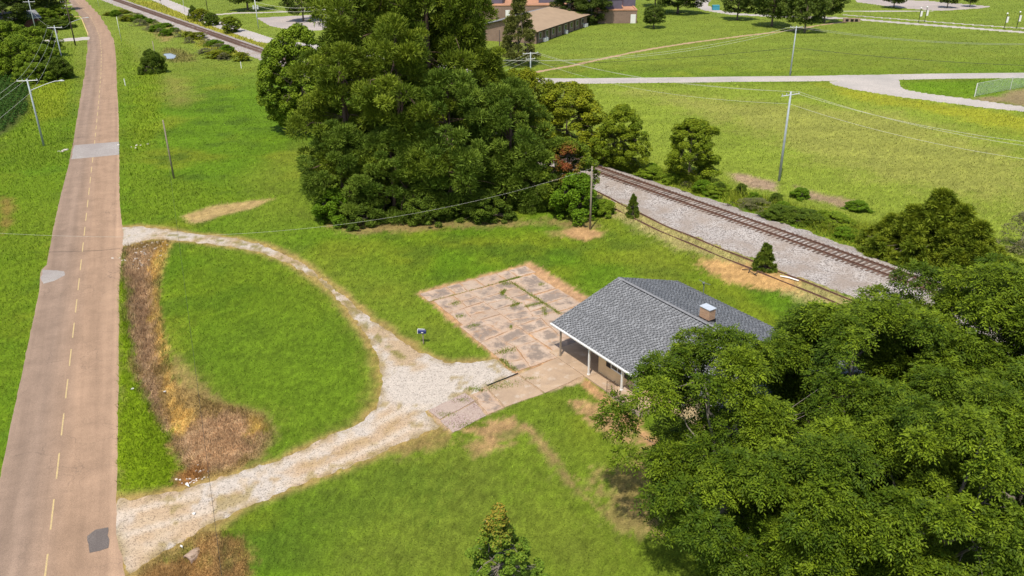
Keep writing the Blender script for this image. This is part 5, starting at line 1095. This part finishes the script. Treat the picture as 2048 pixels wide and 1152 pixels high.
# culvert mouth
x, y = g(370, 1103); o = empty('culvert_pipe', (x, y, hz1(x, y)-.22), math.radians(-28), 'concrete culvert pipe mouth half buried in dead grass', 'culvert')
ring = MB(); n = 14
for k, (yy, rr) in enumerate(((0, .34), (0, .26), (1.2, .26), (1.2, .34))): ring.v += [(math.cos(q*2*math.pi/n)*rr, yy, .22+math.sin(q*2*math.pi/n)*rr) for q in range(n)]
for k in range(4):
    for q in range(n): ring.f.append((k*n+q, k*n+(q+1) % n, ((k+1) % 4)*n+(q+1) % n, ((k+1) % 4)*n+q))
ring.build('pipe', 'brown_rock', o); MB().prism([(math.cos(q*2*math.pi/n)*.25, math.sin(q*2*math.pi/n)*.25) for q in range(n)], -.01, .01).build('bore_shade', 'void_shade', o).matrix_local = Matrix.Translation((0, .10, .22)) @ Matrix.Rotation(math.pi/2, 4, 'X')  # black disc inside the pipe, its inner shade painted as colour
# debris by the siding
a_ = g(1560, 555); b_ = g(1597, 565); tag(MB().tube([(a_[0], a_[1], .16), ((a_[0]+b_[0])/2, (a_[1]+b_[1])/2+.06, .20), (b_[0], b_[1], .17)], [.06, .075, .07], 4).build('white_plank', 'white_paint'), 'bowed white plank lying across the old siding rail', 'plank')
for base, lb in (((1510, 545), 'dark burnt sticks on the bare soil by the little cedar'), ((1365, 388), 'broken dark branch lying on the far ballast shoulder'), ((1462, 413), 'thin dark sticks on the ballast shoulder by the weeds'), ((1220, 374), 'dark scrap timber on the ballast beside the siding'), ((1845, 556), 'heap of old timber pieces below the cedars')):
    x, y = g(*base); o = empty('debris', (x, y, hz1(x, y)+.06), 0, lb, 'debris')
    for q in range(5):
        a1 = random.uniform(0, 3.1); l_r = random.uniform(.25, .7); u, v = random.uniform(-.6, .6), random.uniform(-.5, .5)
        MB().tube([(u-math.cos(a1)*l_r, v-math.sin(a1)*l_r, .04), (u+math.cos(a1)*l_r, v+math.sin(a1)*l_r, .09)], [.045, .03], 5).build('stick', 'dark_wood', o)
for px, lb in (((327, 769), 'white scrap of litter on the straw coloured bank'), ((265, 777), 'small white litter in the green ditch weeds'), ((375, 968), 'crumpled pale plastic at the muddy ditch'), ((387, 1030), 'blue white wrapper on the gravel entrance'), ((1188, 366), 'white scrap on the ballast by the wooden pole'), ((362, 1089), 'white scrap of litter above the culvert mouth')):
    x, y = g(*px); s = .13 if px[0] != 375 else .22; P = [(random.uniform(-s, s), random.uniform(-s, s), random.uniform(0, .08)) for _ in range(7)]
    o = MB().add(P, [(0, 1, 2), (1, 3, 2), (2, 3, 4), (3, 5, 4), (4, 5, 6), (0, 2, 6)]).build('litter', 'white_paint'); o.location = (x, y, hz1(x, y)+.10); tag(o, lb, 'litter')
# puddle and yellow kerb
overlay('puddle', sdist(GX, GY, G([(326, 108), (340, 106), (352, 110), (350, 117), (335, 118)])), 'water', .02)
kp = G([(143, 34), (158, 33.5), (163, 37), (170, 54), (176, 68), (176.5, 71)]); kb = MB().tube([(p[0], p[1], .07) for p in kp], .13, 6).build('painted_kerb', 'yellow_paint'); tag(kb, kind='structure')

# ------------------------------------------------------------------ school and cottage
def frame(P, Q):
    P, Q = np.array(P), np.array(Q); e = (Q-P)/np.linalg.norm(Q-P); return P, math.atan2(e[1], e[0]), float(np.linalg.norm(Q-P))
P0, rz0, Lw = frame(g(1072.5, 88), g(1173.6, 52))
wing = empty('school_wing', (P0[0], P0[1], 0), rz0, 'long brown brick school wing with tan low pitched roof', 'school building')
Wd = 17.0; eh, rh = 2.9, 5.2
MB().box(0, Lw, 0, .3, 0, eh).build('long_wall', 'school_brick', wing); MB().box(0, Lw, Wd-.3, Wd, 0, eh).build('long_wall', 'school_brick', wing)
MB().add([(0, .301, 0), (0, Wd-.301, 0), (0, Wd-.301, eh), (0, Wd/2, rh-.25), (0, .301, eh), (.3, .301, 0), (.3, Wd-.301, 0), (.3, Wd-.301, eh), (.3, Wd/2, rh-.25), (.3, .301, eh)], [(0,1,2,3,4), (9,8,7,6,5), (0,5,6,1), (1,6,7,2), (2,7,8,3), (3,8,9,4), (4,9,5,0)]).build('gable_wall', 'school_brick', wing)
MB().box(Lw-.3, Lw, .301, Wd-.301, 0, eh).build('end_wall', 'school_brick', wing)
ov = .7
def slab_roof(pts, th): n = len(pts); return MB().add([p for p in pts]+[(p[0], p[1], p[2]-th) for p in pts], [tuple(range(n)), tuple(range(2*n-1, n-1, -1))]+[(i, n+i, n+(i+1) % n, (i+1) % n) for i in range(n)])
rf = empty('roof', (0, 0, 0)); rf.parent = wing
slab_roof([(-ov, -ov, eh), (Lw+ov, -ov, eh), (Lw-6, Wd/2, rh), (-ov, Wd/2, rh)], .12).build('roof_slope', 'school_roof', rf)
slab_roof([(-ov, Wd/2+.003, rh), (Lw-6, Wd/2+.003, rh), (Lw+ov, Wd+ov, eh), (-ov, Wd+ov, eh)], .12).build('roof_slope', 'gray_shingle', rf)
slab_roof([(Lw+ov, -ov+.01, eh), (Lw+ov, Wd+ov-.01, eh), (Lw-5.99, Wd/2, rh)], .12).build('roof_hip', 'school_roof', rf)
MB().box(-ov-.05, Lw+ov, -ov-.05, -ov-.003, eh-.2, eh+.02).build('fascia', 'black', rf)
nb = 8
for q in range(nb):
    x0 = 1.2+q*(Lw-1.6)/nb; MB().box(x0-.9, x0-.6, -.12, -.003, 0, eh-.15).build('pilaster', 'dark_wood', wing)
    w_ = MB().box(x0+.4, x0+1.7, -.07, -.003, .9, 2.3).build('window', 'pale_metal', wing); MB().box(x0+.5, x0+1.6, -.09, -.071, 1.0, 2.2).build('pane', 'glass', w_)
for x0 in (3.5, 4.7, Lw*.52, Lw-3.0, Lw-1.8): MB().box(x0, x0+.8, -.75, -.12, .05, .85).build('air_conditioner', 'white_paint', wing)
w_ = MB().box(-.06, -.002, Wd-3.6, Wd-1.6, .7, 2.3).build('window', 'iron', wing); MB().box(-.08, -.061, Wd-3.5, Wd-1.7, .8, 2.2).build('pane', 'glass', w_)
MB().box(-.5, -.1, Wd-3.4, Wd-2.0, .05, .45).build('air_conditioner', 'white_paint', wing)
def flat_block(name, P, Q, depth, h, label, boxes, doors):
    p, rz, L = frame(P, Q); o = empty(name, (p[0], p[1], 0), rz, label, 'school building')
    MB().box(0, L, 0, depth, 0, h).build('wall', 'school_brick', o)
    r_ = empty('roof', (0, 0, 0)); r_.parent = o
    MB().box(.35, L-.35, .35, depth-.35, h+.002, h+.10).build('gravel_deck', 'gravel_roof', r_)
    for a0, a1, b0, b1 in ((-.1, L+.1, -.1, .34), (-.1, L+.1, depth-.34, depth+.1), (-.1, .34, .342, depth-.342), (L-.34, L+.1, .342, depth-.342)): MB().box(a0, a1, b0, b1, h+.003, h+.28).build('parapet', 'gravel_roof', r_)
    for a0, a1, b0, b1, hh in boxes:
        q = MB().box(a0, a1, b0, b1, h+.11, h+hh).build('rooftop_box', 'purple_metal', o); MB().box(a0-.15, a1+.15, b0-.15, b1+.15, h+hh+.002, h+hh+.2).build('box_roof', 'gravel_roof', q)
    for a0, a1, z1 in doors: MB().box(a0, a1, -.08, -.003, 0, z1).build('door', 'white_paint', o)
    return o, L
fb, L2 = flat_block('school_block', g(930, 39), g(1170, 37.5), 32, 3.6, 'flat roofed brick school block with orange mark behind the conifer', [(4, 10.5, 5, 16, 3.0), (21, 42, 6, 22, 2.6)], [(11.6, 12.9, 2.5)])
pl = MB()
for pts in ([(13.9, 2.55), (13.5, 2.3), (13.6, 2.0), (14.0, 1.8), (14.4, 1.75)], [(14.6, 1.7), (14.8, 2.3), (15.1, 2.6), (15.6, 2.55), (15.7, 2.1), (15.6, 1.6)], [(14.8, 2.1), (15.6, 2.1)]): pl.tube([(p[0], -.06, p[1]) for p in pts], .13, 4)
pl.build('painted_mark', 'orange_paint', fb)
flat_block('school_block', g(1196, 47), g(1273, 46.5), 20, 3.3, 'flat roofed brick block with white door and dark rooftop boxes', [(.5, 6.6, 3.2, 7.5, 2.6), (7.6, 11, 9, 14, 2.4)], [(8.8, 10.2, 2.35)])
x, y = g(1431, 20); tag(MB().box(-1, 1, -.8, .8, 0, 1.3).box(-1.05, 1.05, -.85, .85, 1.302, 1.4).build('blue_bin', 'teal'), 'small blue bin under the shade tree by the loop road', 'bin').location = (x, y, 0)
x, y = g(1703, 44); cu = empty('drain_culvert', (x, y, 0), math.radians(-10), 'concrete drain culvert with dark openings under the school drive', 'culvert')
MB().box(-2.2, 2.2, 0, .5, -.1, 1.0).build('headwall', 'brown_rock', cu)
for q in (-1.2, .1, 1.2): MB().box(q-.4, q+.4, -.03, -.003, .1, .75).build('opening_shade', 'void_shade', cu)  # solid black panels, the shade inside the drain holes painted on
P1, rz1, Lh = frame(g(2, 62), g(66, 56)); ct = empty('brick_cottage', (P1[0], P1[1], 0), rz1, 'red brick cottage with grey roof hidden behind the thicket', 'house')
Lh = max(Lh, 10); MB().box(0, Lh, 0, 8, 0, 2.7).build('wall', 'red_brick', ct)
rr_ = empty('roof', (0, 0, 0)); rr_.parent = ct
slab_roof([(-.5, -.6, 2.7), (Lh+.5, -.6, 2.7), (Lh+.5, 4, 4.3), (-.5, 4, 4.3)], .12).build('roof_slope', 'gray_shingle', rr_); slab_roof([(-.5, 4.003, 4.3), (Lh+.5, 4.003, 4.3), (Lh+.5, 8.6, 2.7), (-.5, 8.6, 2.7)], .12).build('roof_slope', 'gray_shingle', rr_)
MB().add([(Lh-.02, 0, 2.7), (Lh-.02, 8, 2.7), (Lh-.02, 4, 4.15)], [(0, 1, 2)]).build('gable', 'red_brick', ct); MB().box(-.5, Lh+.5, -.66, -.603, 2.5, 2.72).build('fascia', 'white_paint', rr_)
window(Lh*.3, Lh*.3+1.4, 0, .9, 2.1, ct)
# chain link fence
fz = G([(1949, 193.5), (2020, 180), (2090, 167), (2160, 155)]); fen = empty('chain_link_fence', (fz[0][0], fz[0][1], 0), 0, 'chain link fence with pale posts round the weedy yard', 'fence')
for q, p in enumerate(fz): MB().tube([(p[0]-fz[0][0], p[1]-fz[0][1], -.1), (p[0]-fz[0][0], p[1]-fz[0][1], 2.3)], .07 if q == 0 else .045, 6).build('post', 'white_paint' if q == 0 else 'pale_metal', fen)
for a1, b1 in zip(fz[:-1], fz[1:]):
    e = np.array(b1)-np.array(a1); L = np.linalg.norm(e); e /= L; o0 = np.array(a1)-np.array(fz[0]); mb = MB(); k = 0.0
    while k < L+2.1:
        for sg in (1, -1):
            s0, s1 = (k-2.1, k) if sg == 1 else (k, k-2.1)
            z0, z1 = .08, 2.18; 
            def cl(sa, za, sb, zb_):
                t0 = max(0, (0-sa)/(sb-sa) if sb > sa else (L-sa)/(sb-sa)); t1 = min(1, (L-sa)/(sb-sa) if sb > sa else (0-sa)/(sb-sa))
                return (sa+(sb-sa)*t0, za+(zb_-za)*t0, sa+(sb-sa)*t1, za+(zb_-za)*t1) if t1 > t0 else None
            w_ = cl(s0, z0, s1, z1)
            if w_: mb.tube([(o0[0]+e[0]*w_[0], o0[1]+e[1]*w_[0], w_[1]), (o0[0]+e[0]*w_[2], o0[1]+e[1]*w_[2], w_[3])], .010, 3, False)
        k += .30
    tag(mb.build('wire_mesh', 'chain_link', fen), kind='stuff'); MB().tube([(o0[0], o0[1], 2.25), (o0[0]+e[0]*L, o0[1]+e[1]*L, 2.25)], .03, 5).build('top_rail', 'pale_metal', fen)
